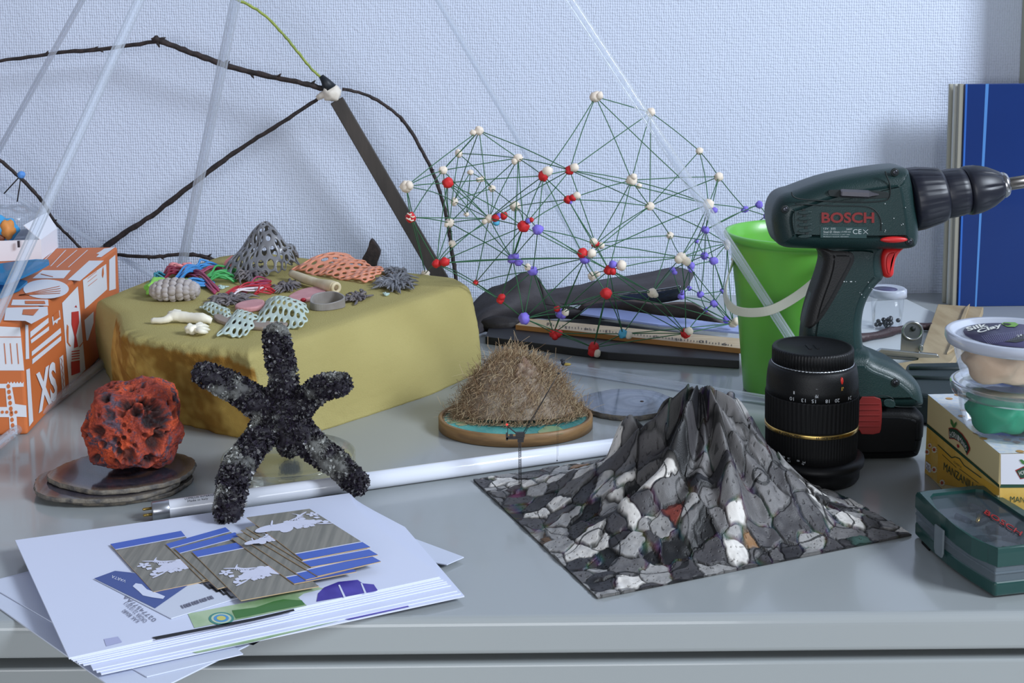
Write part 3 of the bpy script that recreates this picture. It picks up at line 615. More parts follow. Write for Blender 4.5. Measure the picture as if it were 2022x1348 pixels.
# top face
for x0, y0, x1, y1 in ((107,494,86,515), (129,494,99,526), (151,494,111,528), (172,494,134,528)): dT([(x0,y0),(x0+2,y0),(x1+2,y1),(x1,y1)])
dT([(84,534),(140,534),(126,550),(64,550)]); dT([(176,515),(205,515),(158,555),(134,553)]); dT([(206,491),(228,488),(200,508),(190,508),(196,502),(190,501),(199,496)])
dT([(91+45*math.cos(a), 571+19*math.sin(a)) for a in np.linspace(0, 2*PI, 33)[:-1]])
for a in (-.5, -.2, .1, .4): dT([(38,583),(38,584.4),(60+60*math.cos(a*.5), 573+16*math.sin(a)+1.0),(60+60*math.cos(a*.5), 573+16*math.sin(a))], cbo, l=.0008)
dT([(25,592),(95,592),(96,604),(22,603)]); dT([(49,595),(88,595),(90,601),(50,601)], cbo, l=.0008)
dT([(12,608),(94,606),(95,622),(62,640),(50,634),(8,633)]); dT([(46,612),(77,611),(66,624),(44,622)], cbo, l=.0008)
dT([(81,541),(105,547),(105,548),(81,542.5)], cbo, l=.0008)
# front face
dF([(-40,642),(40,646),(48,731),(-40,731)])
for x in (8, 20, 33): dF([(x,677),(x+1.6,677),(x+5,718),(x+3.2,718)], cbo, l=.0008)
dF([(-40,664),(42,664),(42,665.5),(-40,665.5)], cbo, l=.0008)
def zig(x0, x1, y, a): 
    n = max(4, int(abs(x1-x0)/3)); return [(x0+(x1-x0)*k/n, y+(a if k % 2 else -a)) for k in range(n+1)]
dF(zig(16, 47, 755, 2)+[(47,763),(24,764),(30,797),(52,800),(53,823),(33,822),(35,857),(20,857),(18,823),(-40,823),(-40,803),(14,803),(11,766),(-40,766),(-40,758),(14,757)])
for k in range(9): 
    yy = 762+k*11; xx = 17+k*1.2; dF([(xx+3.6*math.cos(a), yy+4.6*math.sin(a)) for a in np.linspace(0, 2*PI, 11)[:-1]], cbo, l=.0008)
for k in range(5): dF([(-4+k*9+3.2*math.cos(a), 813+3.2*math.sin(a)) for a in np.linspace(0, 2*PI, 11)[:-1]], cbo, l=.0008)
# small white box on top
q = [G(84, 516, hB+.0005), G(24, 524, hB+.0005), G(-90, 506, hB+.0005), G(-20, 500, hB+.0005)]
sb = thing('small_white_box', 'small open white carton standing on top of the orange carton', 'box', q[0])
W_ = M('white_card', (226, 228, 236), .6); a = G(83, 513, hB+.0005); hS = P(80, 440, a.y).z-a.z
b = a+Vector((-.12, -.015, 0)); c_ = b+Vector((-.01, .085, 0)); d_ = a+Vector((-.01, .085, 0))
V, Fc = prism([a, d_, c_, b], (0, 0, hS*.55)); bm_ = (V, [f for i, f in enumerate(Fc) if i != 1])
o = mesh('carton', *bm_, W_, sb, smooth=False); mod(o, 'SOLIDIFY', thickness=.0012, offset=-1)
t0 = a+Vector((0, 0, hS*.55)); t1 = d_+Vector((0, 0, hS*.55))
fl = mesh('flap', [t0, t1, t1+Vector((-.012, 0, hS*.45)), t0+Vector((-.02, 0, hS*.4))], [(0, 1, 2, 3)], W_, sb, smooth=False); mod(fl, 'SOLIDIFY', thickness=.0012)
tb = mesh('notch_strip', *boxg((b.x+.094, b.y+.0055, a.z+hS*.38), (b.x+.0965, b.y+.0075, a.z+hS*.555)), M('notch_dark', (40, 36, 50), .5), sb, smooth=False)  # dark strip standing for the carton's dark notch
# modelling clay lump in the box
kc = P(6, 452, a.y+.03)
kl = thing('clay_lump', 'blue, orange and brown marbled clay lump sitting in the small white carton', 'clay lump', (kc.x, kc.y, a.z+.002))
mesh('blue_clay', *blobg(kc, (.018, .016, .016), 2, .3, 1.6, 4), M('blue_clay', (66, 160, 214), .6), kl)
mesh('orange_clay', *blobg(kc+Vector((.009, -.009, .001)), (.0095, .010, .012), 5, .3, 1.6, 3), M('orange_clay', (214, 140, 70), .6), kl)
mesh('brown_clay', *blobg(kc+Vector((-.006, -.011, -.008)), (.013, .009, .009), 7, .3, 1.6, 3), M('brown_clay', (112, 56, 30), .6), kl)
# plastic bag
bagm = CLEAR('plastic_film', (238, 241, 244), .7, .12, .16, (228, 232, 240))
def crumple(name, label, c, r, seed, cat='bag'):
    V, Fc = icog(c, r, 4, lambda d: 1+.22*noise.noise(d*2.2+Vector((seed, 0, 0)))+.12*noise.noise(d*6+Vector((0, seed, 0)))); return tag(mesh(name, V, Fc, bagm, base=(c[0], c[1], c[2]-r[2]), smooth=False), label, cat)
cb = P(30, 428, a.y+.05); crumple('plastic_bag', 'crumpled clear plastic bag spilling over the small white carton', (cb.x-.02, cb.y+.02, cb.z-.01), (.05, .03, .022), 4)
# blue acrylic offcuts
ba = CLEAR('blue_acrylic', (150, 205, 238), .5, .05, .35, (70, 160, 210))
for k, (px, lb) in enumerate((([(-80, 560), (62, 552), (30, 582), (-80, 610)], 'lower blue see-through acrylic offcut lying on the orange carton'), ([(-60, 534), (60, 516), (108, 517), (64, 542), (-10, 570)], 'upper blue see-through acrylic offcut with its tip pointing right on the orange carton'))):
    z = hB+.001+k*.012; V, Fc = prism(chaikin([G(x, y, z) for x, y in px], 1), (0, 0, .003)); tag(mesh('acrylic_offcut', V, Fc, ba, base=G(*px[1], z), smooth=False), lb, 'acrylic sheet')
# ================================================================ papers
pw = M('paper_white', (214, 220, 240), .55); pw2 = M('paper_grey_white', (204, 211, 228), .6)
def sheet(name, px, z, th, mat, label, cat, group=None, cv=False):
    pts = [G(x, y, z) for x, y in px]
    V, Fc = prism(pts, (0, 0, -th)); o = mesh(name, V, Fc, mat, base=(pts[0].x, pts[0].y, z-th), smooth=False); return tag(o, label, cat, group)
us = sheet('loose_sheet', [(-60, 1158), (215, 1085), (560, 1238), (262, 1385)], .0012, .0010, pw2, 'white loose sheet sticking out over the cabinet edge, lowest at bottom left', 'paper')
decal([(485,1270),(560,1238),(520,1254),(500,1274)], (Vector((0, 0, .0012)), Vector((0, 0, 1))), M('print_underside_black', (20, 22, 26), .5), us, 'print', .0002)  # dark patch for the sheet's dark underside, laid on its top face
us2 = sheet('loose_sheet', [(-30, 1150), (235, 1090), (480, 1290), (290, 1335), (90, 1220)], .0022, .0008, pw2, 'second loose sheet crossing under the brochure pile at bottom left', 'paper')
sheet('loose_sheet', [(700, 1020), (800, 1056), (916, 1099), (882, 1114), (740, 1090)], .0035, .0008, pw2, 'small white paper corner poking out right of the brochure pile', 'paper')
gp = M('print_green', (120, 158, 104), .5, c2=(176, 196, 160), vs=30); gd = M('print_dark_green', (66, 118, 58), .5); pp = M('print_violet', (62, 50, 150), .5, c2=(84, 74, 176), vs=40); kb = MATS['print_underside_black']
oA = [(78, 1085), (700, 988), (800, 1040), (918, 1176), (200, 1330)]
oC = [(30, 1066), (690, 973), (716, 1015), (868, 1138), (136, 1298)]
NS = 9
for k in range(NS):
    t = k/(NS-1); z = .0040+.0085*t+.0006
    rnd = random.Random(k); t2 = min(1, t*1.1) if k < 3 else t**.6
    O = [(a_[0]*(1-t2)+b_[0]*t2+rnd.uniform(-2, 2)*(k < NS-1), a_[1]*(1-t2)+b_[1]*t2) for a_, b_ in zip(oA, oC)]
    if k == NS-1:
        O = [(30, 1066), (690, 973), (700, 995), (716, 1015), (760, 1052), (820, 1098), (858, 1124), (868, 1138), (136, 1298)]
        br = sheet('brochure', O, z, .0012, pw, 'topmost white brochure with green and violet print, under the kraft cards', 'brochure', 'printed brochures in the pile')
        ztop = z
    else:
        lb = 'white brochure lying lowest in the pile, violet and green print at its front edge' if k == 0 else 'white brochure in the pile, %s from the top, only its edge showing' % ('', '', 'second', 'third', 'fourth', 'fifth', 'sixth', 'seventh', 'eighth')[NS-k]
        o = sheet('brochure', O, z, .0009, pw, lb, 'brochure', 'printed brochures in the pile')
        if k == 0:
            pl = (Vector((0, 0, z)), Vector((0, 0, 1)))
            decal([(665,1221),(690,1208),(785,1186),(800,1192),(808,1198),(690,1224)], pl, pp, o); decal([(380,1288),(500,1258),(640,1226),(668,1226),(640,1233),(500,1268),(390,1290)], pl, gp, o)
pt = (Vector((0, 0, ztop)), Vector((0, 0, 1)))
decal([(371,1212),(499,1187),(560,1172),(620,1158),(640,1162),(600,1172),(589,1180),(606,1196),(499,1218),(384,1240)], pt, gp, br)
decal([(458,1206),(505,1200),(540,1188),(560,1184),(596,1186),(602,1194),(560,1203),(466,1222)], pt, gd, br, lift=.0005)
decal([(625,1188),(628,1172),(640,1160),(668,1149),(706,1145),(716,1152),(738,1154),(746,1166),(740,1168)], pt, pp, br)
decal([(668,1156),(671,1155),(683,1180),(679,1181)], pt, pw, br, lift=.0005); decal([(712,1152),(715,1152),(724,1172),(720,1173)], pt, pw, br, lift=.0005)
decal([(300,1259),(400,1240),(500,1221),(580,1203),(582,1207),(500,1227),(400,1246),(308,1264)], pt, kb, br, lift=.0005)
rg = [M('print_teal', (70, 140, 130), .5), M('print_pale', (190, 206, 180), .5), M('print_blue', (80, 150, 200), .5), M('print_yellow', (206, 200, 110), .5)]
for k, r in enumerate((25, 20, 15, 9)): decal([(437+r*math.cos(a), 1222+r*.5*math.sin(a)) for a in np.linspace(0, 2*PI, 25)[:-1]], pt, rg[k], br, lift=.0005+.0001*k)
decal([(205,1262),(233,1257),(241,1268),(210,1276)], pt, M('print_lilac', (176, 180, 214), .5), br)
tg = M('print_grey_text', (110, 112, 130), .6)
for s, o_, r_, u_ in (('KAK 80680', (277,1226), (247,1203), (270,1231)), ('ORDER 22/10/2013', (292,1226), (251,1188), (285,1231)), ('02774577AA', (310,1224), (249,1175), (303,1229))): text_on(s, pt, o_, r_, u_, tg, br)
# hang tag card
zc = ztop+.0003
tg_ = sheet('hang_tag', [(186, 1142), (227, 1127), (330, 1135), (482, 1176), (338, 1220)], zc+.0006, .0006, M('card_white', (206, 212, 226), .5), 'blue and white battery card with a hang hole and barcode under the left kraft card', 'card')
pz = (Vector((0, 0, zc+.0006)), Vector((0, 0, 1)))
decal([(186,1142),(227,1127),(300,1135),(372,1155),(306,1201)], pz, M('print_navy', (70, 90, 150), .5), tg_, lift=.0002)
decal([(262,1158),(268,1152),(280,1154),(290,1164),(312,1172),(326,1178),(322,1183),(300,1180),(282,1176),(274,1168)], pz, pw, tg_, name='hang_hole', lift=.0004)
text_on('VARTA', pz, (250, 1146), (222, 1136), (247, 1151), M('print_white', (220, 224, 240), .5), tg_, lift=.0004)
for k in range(12): decal([(356+k*5.2,1196-k*1.7),(358.4+k*5.2+(k % 3),1195-k*1.7),(364+k*5.2+(k % 3),1201-k*1.7),(361+k*5.2,1202-k*1.7)], pz, tg, tg_, 'barcode_bar', .0004)
for k in range(4): decal([(396+k*14,1150+k*5),(401+k*14,1149+k*5),(414+k*14,1160+k*6),(424+k*13,1161+k*6),(414+k*14,1164+k*6)], pz, kb, tg_, 'print', .0004)
# kraft cards
kraft = M('kraft_wood_print', (118, 117, 110), .55, c2=(142, 139, 130), vs=260, stretch=(1, .05, 1)); kblue = M('stripe_blue', (74, 104, 190), .5); kedge = M('card_core', (196, 168, 130), .7)
wprint = M('print_card_white', (214, 216, 234), .5)
def card(px, k, label, blue, flower=None, fs=1):
    z = zc+.0013+.00085*k; pts = [G(x, y, z) for x, y in px]
    th = .0006; V, Fc = prism(pts, (0, 0, -th)); mi = [0 if i == 0 or i == 1 else 1 for i in range(len(Fc))]
    o = mesh('kraft_card', V, Fc, [kraft, kedge], base=(pts[0].x, pts[0].y, z-th), smooth=False, mi=mi); tag(o, label, 'card', 'kraft coloured cards on the brochures')
    Q = pts if blue == 0 else [pts[3], pts[2], pts[1], pts[0]]
    f = .12; s = [Q[0], Q[1], Q[1].lerp(Q[2], f), Q[0].lerp(Q[3], f)]; up = Vector((0, 0, .0002))
    mesh('blue_stripe', [p+up for p in s], [(0, 1, 2, 3)], kblue, o, smooth=False)
    ln = [Q[1].lerp(Q[2], f), Q[0].lerp(Q[3], f), Q[0].lerp(Q[3], f+.015), Q[1].lerp(Q[2], f+.015)]; mesh('pale_line', [p+up for p in ln], [(0, 1, 2, 3)], wprint, o, smooth=False)
    if flower:
        cx, cy, rot = flower; rnd = random.Random(7); c0 = G(cx, cy, z)
        e1 = (Q[1]-Q[0]).normalized(); e2 = (Q[3]-Q[0]).normalized(); a0 = rot
        X = e1*math.cos(a0)+e2*math.sin(a0); Yv = -e1*math.sin(a0)+e2*math.cos(a0); g = []; lay = 0
        def el(x, y, rx, ry, an, n=14, jag=0):
            nonlocal lay
            lay += 1; R = []
            for i in range(n):
                t = 2*PI*i/n; q = 1+(jag if i % 2 else -jag); xx = rx*math.cos(t)*q; yy = ry*math.sin(t)*q
                R.append(c0+(X*(x+xx*math.cos(an)-yy*math.sin(an))+Yv*(y+xx*math.sin(an)+yy*math.cos(an)))*fs*.001+Vector((0, 0, .0003+.000004*lay)))
            g.append((R, [tuple(range(n))]))
        el(-11, 1, 7, 3.6, .2); el(-8, -1, 6, 3.2, -.5); el(-4, -4, 5, 3, .8); el(4, -1, 6, 3.6, .3, 18, .1); el(9, -2, 5, 3.4, -.4, 18, .12); el(-1, 1, 8, 3.2, .1, 16, .12)
        for i in range(26): el(rnd.uniform(0, 16), rnd.uniform(-7, 5), rnd.uniform(1, 2.2), rnd.uniform(.8, 1.6), rnd.uniform(0, 3), 9, .15)
        for i in range(9): a = -1.6+i*.22; el(4+6*math.cos(a), 6+4*math.sin(a)+3, 3.2, .35, a+2.0, 8)
        for i in range(5): el(16+1.8*math.cos(i*1.26), 6+1.8*math.sin(i*1.26), 1.5, .9, i*1.26, 10)
        el(14, -8, 4, .7, -.5); el(12, 9, 4, .6, .5); el(-6, 6, 4, .5, 1.0)
        mesh('flower_print', *join(g), wprint, o, smooth=False)
card([(218,1074),(357.5,1048),(434,1141),(303,1168)], 0, 'leftmost kraft card with blue stripe and white flower print', 0, (362, 1112, PI), 1.6)
card([(327.5,1074),(445,1041),(530,1112),(400,1145)], 1, 'kraft card with its blue stripe just right of the leftmost card', 0)
card([(345,1083),(464,1051),(560,1128),(430,1162)], 2, 'kraft card just beneath the left-middle flower card, only its blue stripe showing', 0)
card([(379,1089),(513,1062),(630,1157),(476,1185)], 3, 'left-middle kraft card nearest the viewer, with white flower print', 0, (524, 1126, PI), 1.6)
card([(457,1062),(590,1038),(704,1128),(581,1152)], 4, 'kraft card fanned left below the right-hand stack, lowest of it', 1)
card([(466,1054),(598,1030),(720,1116),(604,1144)], 5, 'second lowest kraft card of the right-hand stack', 1)
card([(475,1046),(604,1026),(752,1108),(627,1137)], 6, 'middle kraft card of the right-hand stack, reaching furthest right', 1)
card([(485,1041),(612,1016),(746,1095),(614,1119)], 7, 'kraft card just below the top one of the right-hand stack', 1, (520, 1066, 0.2), .9)
card([(487,1021),(611,1004),(731,1080),(598,1105)], 8, 'top kraft card of the right-hand stack with white flower print and blue stripe', 1, (572, 1036, .1), 1.6)
# ================================================================ flaky dark star
zp = .0125
star = thing('flaky_star', 'five-armed dark star sculpture covered in purple-black and pale grey flakes', 'sculpture', G(560, 900, 0))
SC_ = P(552, 815, 1.095)
arms = [([P(556,790,1.095), P(560,745,1.095), P(552,705,1.10), P(545,662,1.105)], [.0150, .0125, .0125, .0118]),
        ([P(525,808,1.095), P(487,780,1.09), P(443,757,1.085), P(402,737,1.08)], [.0150, .0125, .0125, .0098]),
        ([P(585,805,1.095), P(612,783,1.09), P(640,763,1.085), P(672,758,1.08)], [.0150, .0115, .0112, .0102]),
        ([P(580,840,1.09), P(612,875,1.085), P(660,912,1.072), P(706,954,1.058)], [.0150, .0132, .0118, .0100]),
        ([P(530,840,1.09), P(496,885,1.068), P(466,932,1.035), P(450,1008,.992)], [.0150, .0128, .0140, .0118]),
        ([P(565,840,1.10), P(570,862,1.13), P(572,880,1.165)], [.0150, .0125, .0105])]
for a_, r_ in arms:   # tips rest on what is under them
    pass
V = [SC_]; Rr = [.022]; Ed = []
for pts, rs in arms:
    sp = smoothpts(pts, 3); pr_ = 0
    for i, p in enumerate(sp):
        V.append(p); Rr.append(float(np.interp(i/3, range(len(rs)), rs))); Ed.append((pr_, len(V)-1)); pr_ = len(V)-1
# capsules merged through a remesh
g = []
for (a, b) in Ed: g.append(tubeg([V[a], V[b]], [Rr[a]*.93, Rr[b]*.93], 14)); g.append(icog(V[b], Rr[b]*.93, 2))
g.append(icog(SC_, (.024, .019, .023), 3)); g.append(icog(P(572, 862, 1.085), .0115, 3))
o = mesh('core_tmp', *join(g), blk); mod(o, 'REMESH', mode='VOXEL', voxel_size=.0016); mod(o, 'SMOOTH', factor=.5, iterations=4)
dg = bpy.context.evaluated_depsgraph_get(); me = o.evaluated_get(dg).to_mesh()
cv = [v.co.copy() for v in me.vertices]; cn = [v.normal.copy() for v in me.vertices]; cf = [tuple(p.vertices) for p in me.polygons]
o.evaluated_get(dg).to_mesh_clear(); bpy.data.objects.remove(o)
def starcol(p):
    tip = noise.noise(p*38+Vector((3, 1, 7)))*1.1+noise.noise(p*90)*.45
    tip += .10*min(1, (p-SC_).length/.07)
    return tip
dark = np.array(lin((36, 30, 42))[:3]); pale = np.array(lin((148, 149, 144))[:3])
cc = np.array([dark*.6*(1-(q := max(0, min(1, (starcol(p)-.12)*3))))+pale*.45*q for p in cv])
mesh('core', [p+n*(.0030*noise.noise(p*130)+.0012*noise.noise(p*320)) for p, n in zip(cv, cn)], cf, MC('star_core', .7, bump=.6), star, col=cc)
rnd = random.Random(8); FV = []; FF = []; FC = []
for k in range(11000):
    i = rnd.randrange(len(cv)); p = cv[i]; n = cn[i]
    t = n.cross(Vector((rnd.gauss(0, 1), rnd.gauss(0, 1), rnd.gauss(0, 1)))).normalized(); b = n.cross(t)
    s = starcol(p); m = max(0, min(1, (s-.12)*3)); q = min(1, max(0, m+rnd.uniform(-.35, .35)))
    col = (dark*(1-q)+pale*q)*rnd.uniform(.5, 1.3)
    L = rnd.uniform(.0018, .0042)*(1-.35*m); w_ = rnd.uniform(.0008, .0019); lean = rnd.uniform(.25, 1.1)
    d = (n*math.cos(lean)+t*math.sin(lean)).normalized(); e = d.cross(b).normalized()*w_*.35
    base = len(FV); FV += [p-b*w_*.6, p+b*w_*.6, p+d*L*.6+b*w_+e, p+d*L, p+d*L*.6-b*w_-e]; FF += [(base, base+1, base+2, base+3, base+4)]; FC += [col]*5
fl = mesh('flakes', FV, FF, MC('star_flakes', .38, spec=.6), star, col=np.array(FC), smooth=False); fl['kind'] = 'stuff'
# ================================================================ red pitted rock
rc = P(266, 838, 1.112); rnd = random.Random(21)
pits = []
def pitdir(x, y):
    d = (P(x, y, 1.069)-rc); return d.normalized()
for (x, y, s, dp) in ((268,806,.13,.20),(303,832,.19,.24),(244,784,.13,.24),(290,757,.09,.16),(333,800,.14,.2),(182,765,.1,.15),(309,782,.14,.25),(340,838,.18,.22),(332,870,.14,.22),(312,888,.16,.3),(275,760,.06,.15),(285,762,.05,.15),(258,767,.08,.12),(182,858,.12,.12),(250,905,.14,.12),(298,925,.12,.2),(222,875,.10,.10),(190,888,.08,.1),(210,820,.10,.10),(233,815,.07,.10),(318,760,.1,.1)):
    pits.append((pitdir(x, y), s, dp))
for k in range(90): d = Vector((rnd.gauss(0, 1), rnd.gauss(0, 1), rnd.gauss(0, 1))).normalized(); pits.append((d, rnd.uniform(.03, .10), rnd.uniform(.06, .18)))
bm = bmesh.new(); bmesh.ops.create_icosphere(bm, subdivisions=7, radius=1); RV = []; RC = []
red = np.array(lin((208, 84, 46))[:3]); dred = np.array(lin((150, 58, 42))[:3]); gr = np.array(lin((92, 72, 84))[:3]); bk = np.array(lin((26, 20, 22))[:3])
for v in bm.verts:
    d = v.co.normalized(); q = d.copy()
    e = (abs(d.x)**3.4+abs(d.y)**3.0+abs(d.z)**3.4)**(-1/3.3)
    r = e*(.91+.10*math.exp(-((d-Vector((.98, -.1, 0)))).length**2*9)+.16*noise.noise(d*1.7+Vector((5, 2, 1)))+.07*noise.noise(d*4.2)+.028*noise.noise(d*11)+.010*noise.noise(d*34))
    dep = 0; pr_ = 0
    for c_, s, dp in pits:
        a = d.angle(c_) if d.dot(c_) > .6 else 9
        if a < s*1.7:
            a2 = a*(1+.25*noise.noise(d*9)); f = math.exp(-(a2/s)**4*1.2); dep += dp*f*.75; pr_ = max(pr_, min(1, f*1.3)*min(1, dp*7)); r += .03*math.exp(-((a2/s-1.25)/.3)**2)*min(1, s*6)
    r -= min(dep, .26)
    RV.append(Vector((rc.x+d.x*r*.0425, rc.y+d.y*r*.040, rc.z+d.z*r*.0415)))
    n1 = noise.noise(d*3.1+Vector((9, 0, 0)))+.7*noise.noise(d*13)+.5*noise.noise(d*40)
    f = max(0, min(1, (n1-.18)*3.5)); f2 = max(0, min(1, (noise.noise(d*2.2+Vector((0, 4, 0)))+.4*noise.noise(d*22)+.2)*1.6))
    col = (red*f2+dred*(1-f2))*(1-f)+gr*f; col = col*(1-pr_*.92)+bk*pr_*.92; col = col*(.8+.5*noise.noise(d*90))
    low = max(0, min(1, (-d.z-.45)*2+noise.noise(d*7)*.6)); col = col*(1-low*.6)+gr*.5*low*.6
    RC.append(np.clip(col, 0, 1))
RF = [tuple(v.index for v in f.verts) for f in bm.faces]; bm.free()
lowz = min(v.z for v in RV); dz = .0140-lowz
RV = [v+Vector((0, 0, dz)) for v in RV]
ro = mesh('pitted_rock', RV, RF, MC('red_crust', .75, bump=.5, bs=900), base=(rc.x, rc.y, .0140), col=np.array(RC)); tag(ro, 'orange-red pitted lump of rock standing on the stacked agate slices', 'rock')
# ================================================================ agate slices
def agate(name, label, c, rx, ry, z, th, cols, rim, seed, cen=(0, 0), hole=False, bandf=16):
    m = bpy.data.materials.new(name+'_face'); m.use_nodes = True; nt = m.node_tree; b = nt.nodes['Principled BSDF']; b.inputs['Roughness'].default_value = .12; b.inputs['Coat Weight'].default_value = .2
    a = nt.nodes.new('ShaderNodeAttribute'); a.attribute_name = 'Col'; nt.links.new(a.outputs[0], b.inputs['Base Color'])
    n = 160; rings = 40; V = []; Fc = []; C = []; rimc = []
    def rad(t): 
        d = Vector((math.cos(t), math.sin(t), 0)); return 1+.07*noise.noise(d*1.6+Vector((seed, 0, 0)))+.022*noise.noise(d*9+Vector((seed, 3, 0)))+.010*noise.noise(d*30+Vector((seed, 3, 0)))
    for i in range(rings+1):
        f = i/rings
        for k in range(n):
            t = 2*PI*k/n; R_ = rad(t)*f if f > .6 else (rad(t)*f)
            x = cen[0]*(1-f)+math.cos(t)*R_; y = cen[1]*(1-f)+math.sin(t)*R_
            V.append((c.x+x*rx, c.y+y*ry, z+th))
            q = f*bandf*.1+.15*noise.noise(Vector((x*2+seed, y*2, 0)))+.05*noise.noise(Vector((x*7+seed, y*7, 0)))
            s = (q*len(cols)) ; i0 = int(s) % len(cols); i1 = (i0+1) % len(cols); w_ = s-int(s)
            if f > .86: 
                col = np.array(cols[i0])*(1-(f-.86)/.14)+np.array(rim)*((f-.86)/.14)
            else: col = np.array(cols[i0])*(1-w_)+np.array(cols[i1])*w_
            C.append(col*(1+.2*noise.noise(Vector((x*20+seed, y*20, 2)))))
    for i in range(rings):
        for k in range(n):
            k2 = (k+1) % n; Fc.append((i*n+k, (i+1)*n+k, (i+1)*n+k2, i*n+k2))
    root = mesh(name, V, Fc, m, base=(c.x, c.y, z), col=np.clip(np.array(C), 0, 1), smooth=False); tag(root, label, 'agate slice', 'stacked agate slices' if 'stack' in label else None)
    # rough rim
    V = []; Fc = []; lay = 5
    for j in range(lay+1):
        for k in range(n):
            t = 2*PI*k/n; R_ = rad(t)*(1+.010*math.sin(PI*j/lay)+.018*noise.noise(Vector((math.cos(t)*14, math.sin(t)*14, j*.9+seed)))*(1 if 0 < j < lay else .2)); V.append((c.x+math.cos(t)*R_*rx, c.y+math.sin(t)*R_*ry, z+th*j/lay))
    for j in range(lay):
        for k in range(n): k2 = (k+1) % n; Fc.append((j*n+k, j*n+k2, (j+1)*n+k2, (j+1)*n+k))
    Fc.append(tuple(range(n))[::-1])
    mesh('rough_rim', V, Fc, M('agate_rim', (128, 120, 108), .8, c2=(86, 84, 84), vs=160, bump=.8), root)
    if hole: mesh('centre_hole', *latheg([(.0021, 0), (.0014, .0004)], (c.x+cen[0]*rx, c.y+cen[1]*ry, z+th+.0001), 20), M('hole_brown', (70, 52, 40), .8), root)
    return root
L_ = lambda c: lin(c)[:3]
da = [L_((48, 45, 55)), L_((54, 50, 60)), L_((64, 60, 70)), L_((44, 41, 48)), L_((52, 49, 58)), L_((72, 52, 44)), L_((44, 40, 46))]
c3 = G(244, 925, .0140)
agate('agate_slice', 'dark agate slice at the bottom of the stack under the red rock', G(232, 950, .0045), .0640, .048, .0005, .0040, da, L_((96, 90, 84)), 4)
agate('agate_slice', 'dark agate slice in the middle of the stack, sticking out left under the red rock', G(214, 945, .0090), .0640, .050, .0050, .0040, da, L_((104, 96, 88)), 7)
agate('agate_slice', 'topmost dark agate slice of the stack, carrying the red rock', c3, .0635, .050, .0096, .0044, da, L_((110, 96, 84)), 11)
bl = [L_((122, 132, 152)), L_((138, 148, 168)), L_((112, 124, 146)), L_((128, 138, 160)), L_((98, 108, 128))]
agate('agate_slice', 'pale blue-grey agate slice with a tiny hole, behind the grey crystal mountain', G(1240, 793, .006), .0500, .047, .0005, .0055, bl, L_((92, 98, 112)), 15, cen=(.30, .02), hole=True, bandf=22)
# ================================================================ petri dish
dc = Vector((G(575, 912, 0).x, 1.148, 0))
gd_ = CLEAR('dish_glass', (248, 249, 246), .9, .02, .03)
V, Fc = latheg([(.001, .0006), (.0600, .0006), (.0625, .003), (.0625, .0115), (.0610, .0125), (.0605, .0115), (.0605, .0035), (.058, .0022), (.001, .0022)], dc, 72)
# ring of glass follows the foam: shallow
tag(mesh('glass_dish', V, Fc, gd_, base=dc), 'shallow clear glass dish lying behind the legs of the dark star', 'dish')
# ================================================================ lamp tube
l0 = G(300, 1009, .0082); l1 = G(1330, 864, .0082); ld = (l1-l0).normalized()
lamp = thing('fluorescent_tube', 'thin white fluorescent tube lying across the worktop behind the brochures', 'lamp tube', (l0.x, l0.y, 0))
wt = M('tube_glass_white', (226, 230, 240), .12, coat=.5); al = M('aluminium_cap', (176, 178, 184), .3, metal=.9); br_ = M('brass', (190, 160, 90), .3, metal=1)
mesh('glass_tube', *latheg([(.0055, .010), (.0078, .0125), (.0078, (l1-l0).length-.012), (.0055, (l1-l0).length-.010)], l0, 40, ld), wt, lamp)
for e0, dd in ((l0, ld), (l1, -ld)):
    cp = mesh('end_cap', *latheg([(.0076, 0), (.0081, .0008), (.0081, .0135), (.0079, .0140)], e0, 32, dd), al, lamp)
    sd = Vector((0, 0, 1)).cross(dd).normalized()*.0022+Vector((0, 0, .0018))
    for s_ in (-1, 1): mesh('contact_pin', *latheg([(.0012, 0), (.0012, .0065), (.0006, .0075)], e0+sd*s_+Vector((0, 0, 0)), 12, -dd), br_, cp)
# printing on the tube
def cyltext(s, s0, s1, a0, a1, mat):
    V, Fc = textmesh(s); W = []; n1 = Vector((0, 0, 1)); n2 = ld.cross(n1).normalized()   # n2 points away from or to the camera
    if n2.y > 0: n2 = -n2
    for v in V:
        a = a0+(a1-a0)*v[1]; W.append(l0+ld*(s0+(s1-s0)*v[0])+(n2*math.cos(a)+n1*math.sin(a))*.00800)
    mesh('lettering', W, Fc, mat, lamp, smooth=False)
ink = M('ink_black', (30, 32, 40), .5)
cyltext('LUMILUX INTERNA', .027, .052, 1.15, 1.45, ink); cyltext('Made in Italy', .029, .046, .72, 1.02, ink); cyltext('Ho', .0535, .0575, 1.1, 1.5, ink)
# ================================================================ fibre mound on a wooden hoop
hc = Vector((G(1018, 824, .010).x, 1.256, 0)); hrx, hry = .0790, .0630
hoop = thing('wooden_hoop_tray', 'oval wooden hoop tray with a turquoise glassy floor under the fibre mound', 'tray', hc)
wood = M('hoop_wood', (150, 116, 74), .5, c2=(126, 96, 62), vs=40, stretch=(1, 1, 6), bump=.2)
def ovalring(r0, r1, z0, z1, n=96):
    V = []; Fc = []
    pr = [(r0, z0), (r1, z0), (r1, z1-.0008), ((r0*.3+r1*.7), z1), ((r0*.7+r1*.3), z1), (r0, z1-.0008)]
    for k in range(n):
        t = 2*PI*k/n
        for r, z in pr: V.append((hc.x+(hrx+r)*math.cos(t), hc.y+(hry+r)*math.sin(t), z))
    m = len(pr)
    for k in range(n):
        for j in range(m): Fc.append((k*m+j, ((k+1) % n)*m+j, ((k+1) % n)*m+(j+1) % m, k*m+(j+1) % m))
    return V, Fc
mesh('hoop', *ovalring(-.0040, 0, .0008, .0130), wood, hoop)
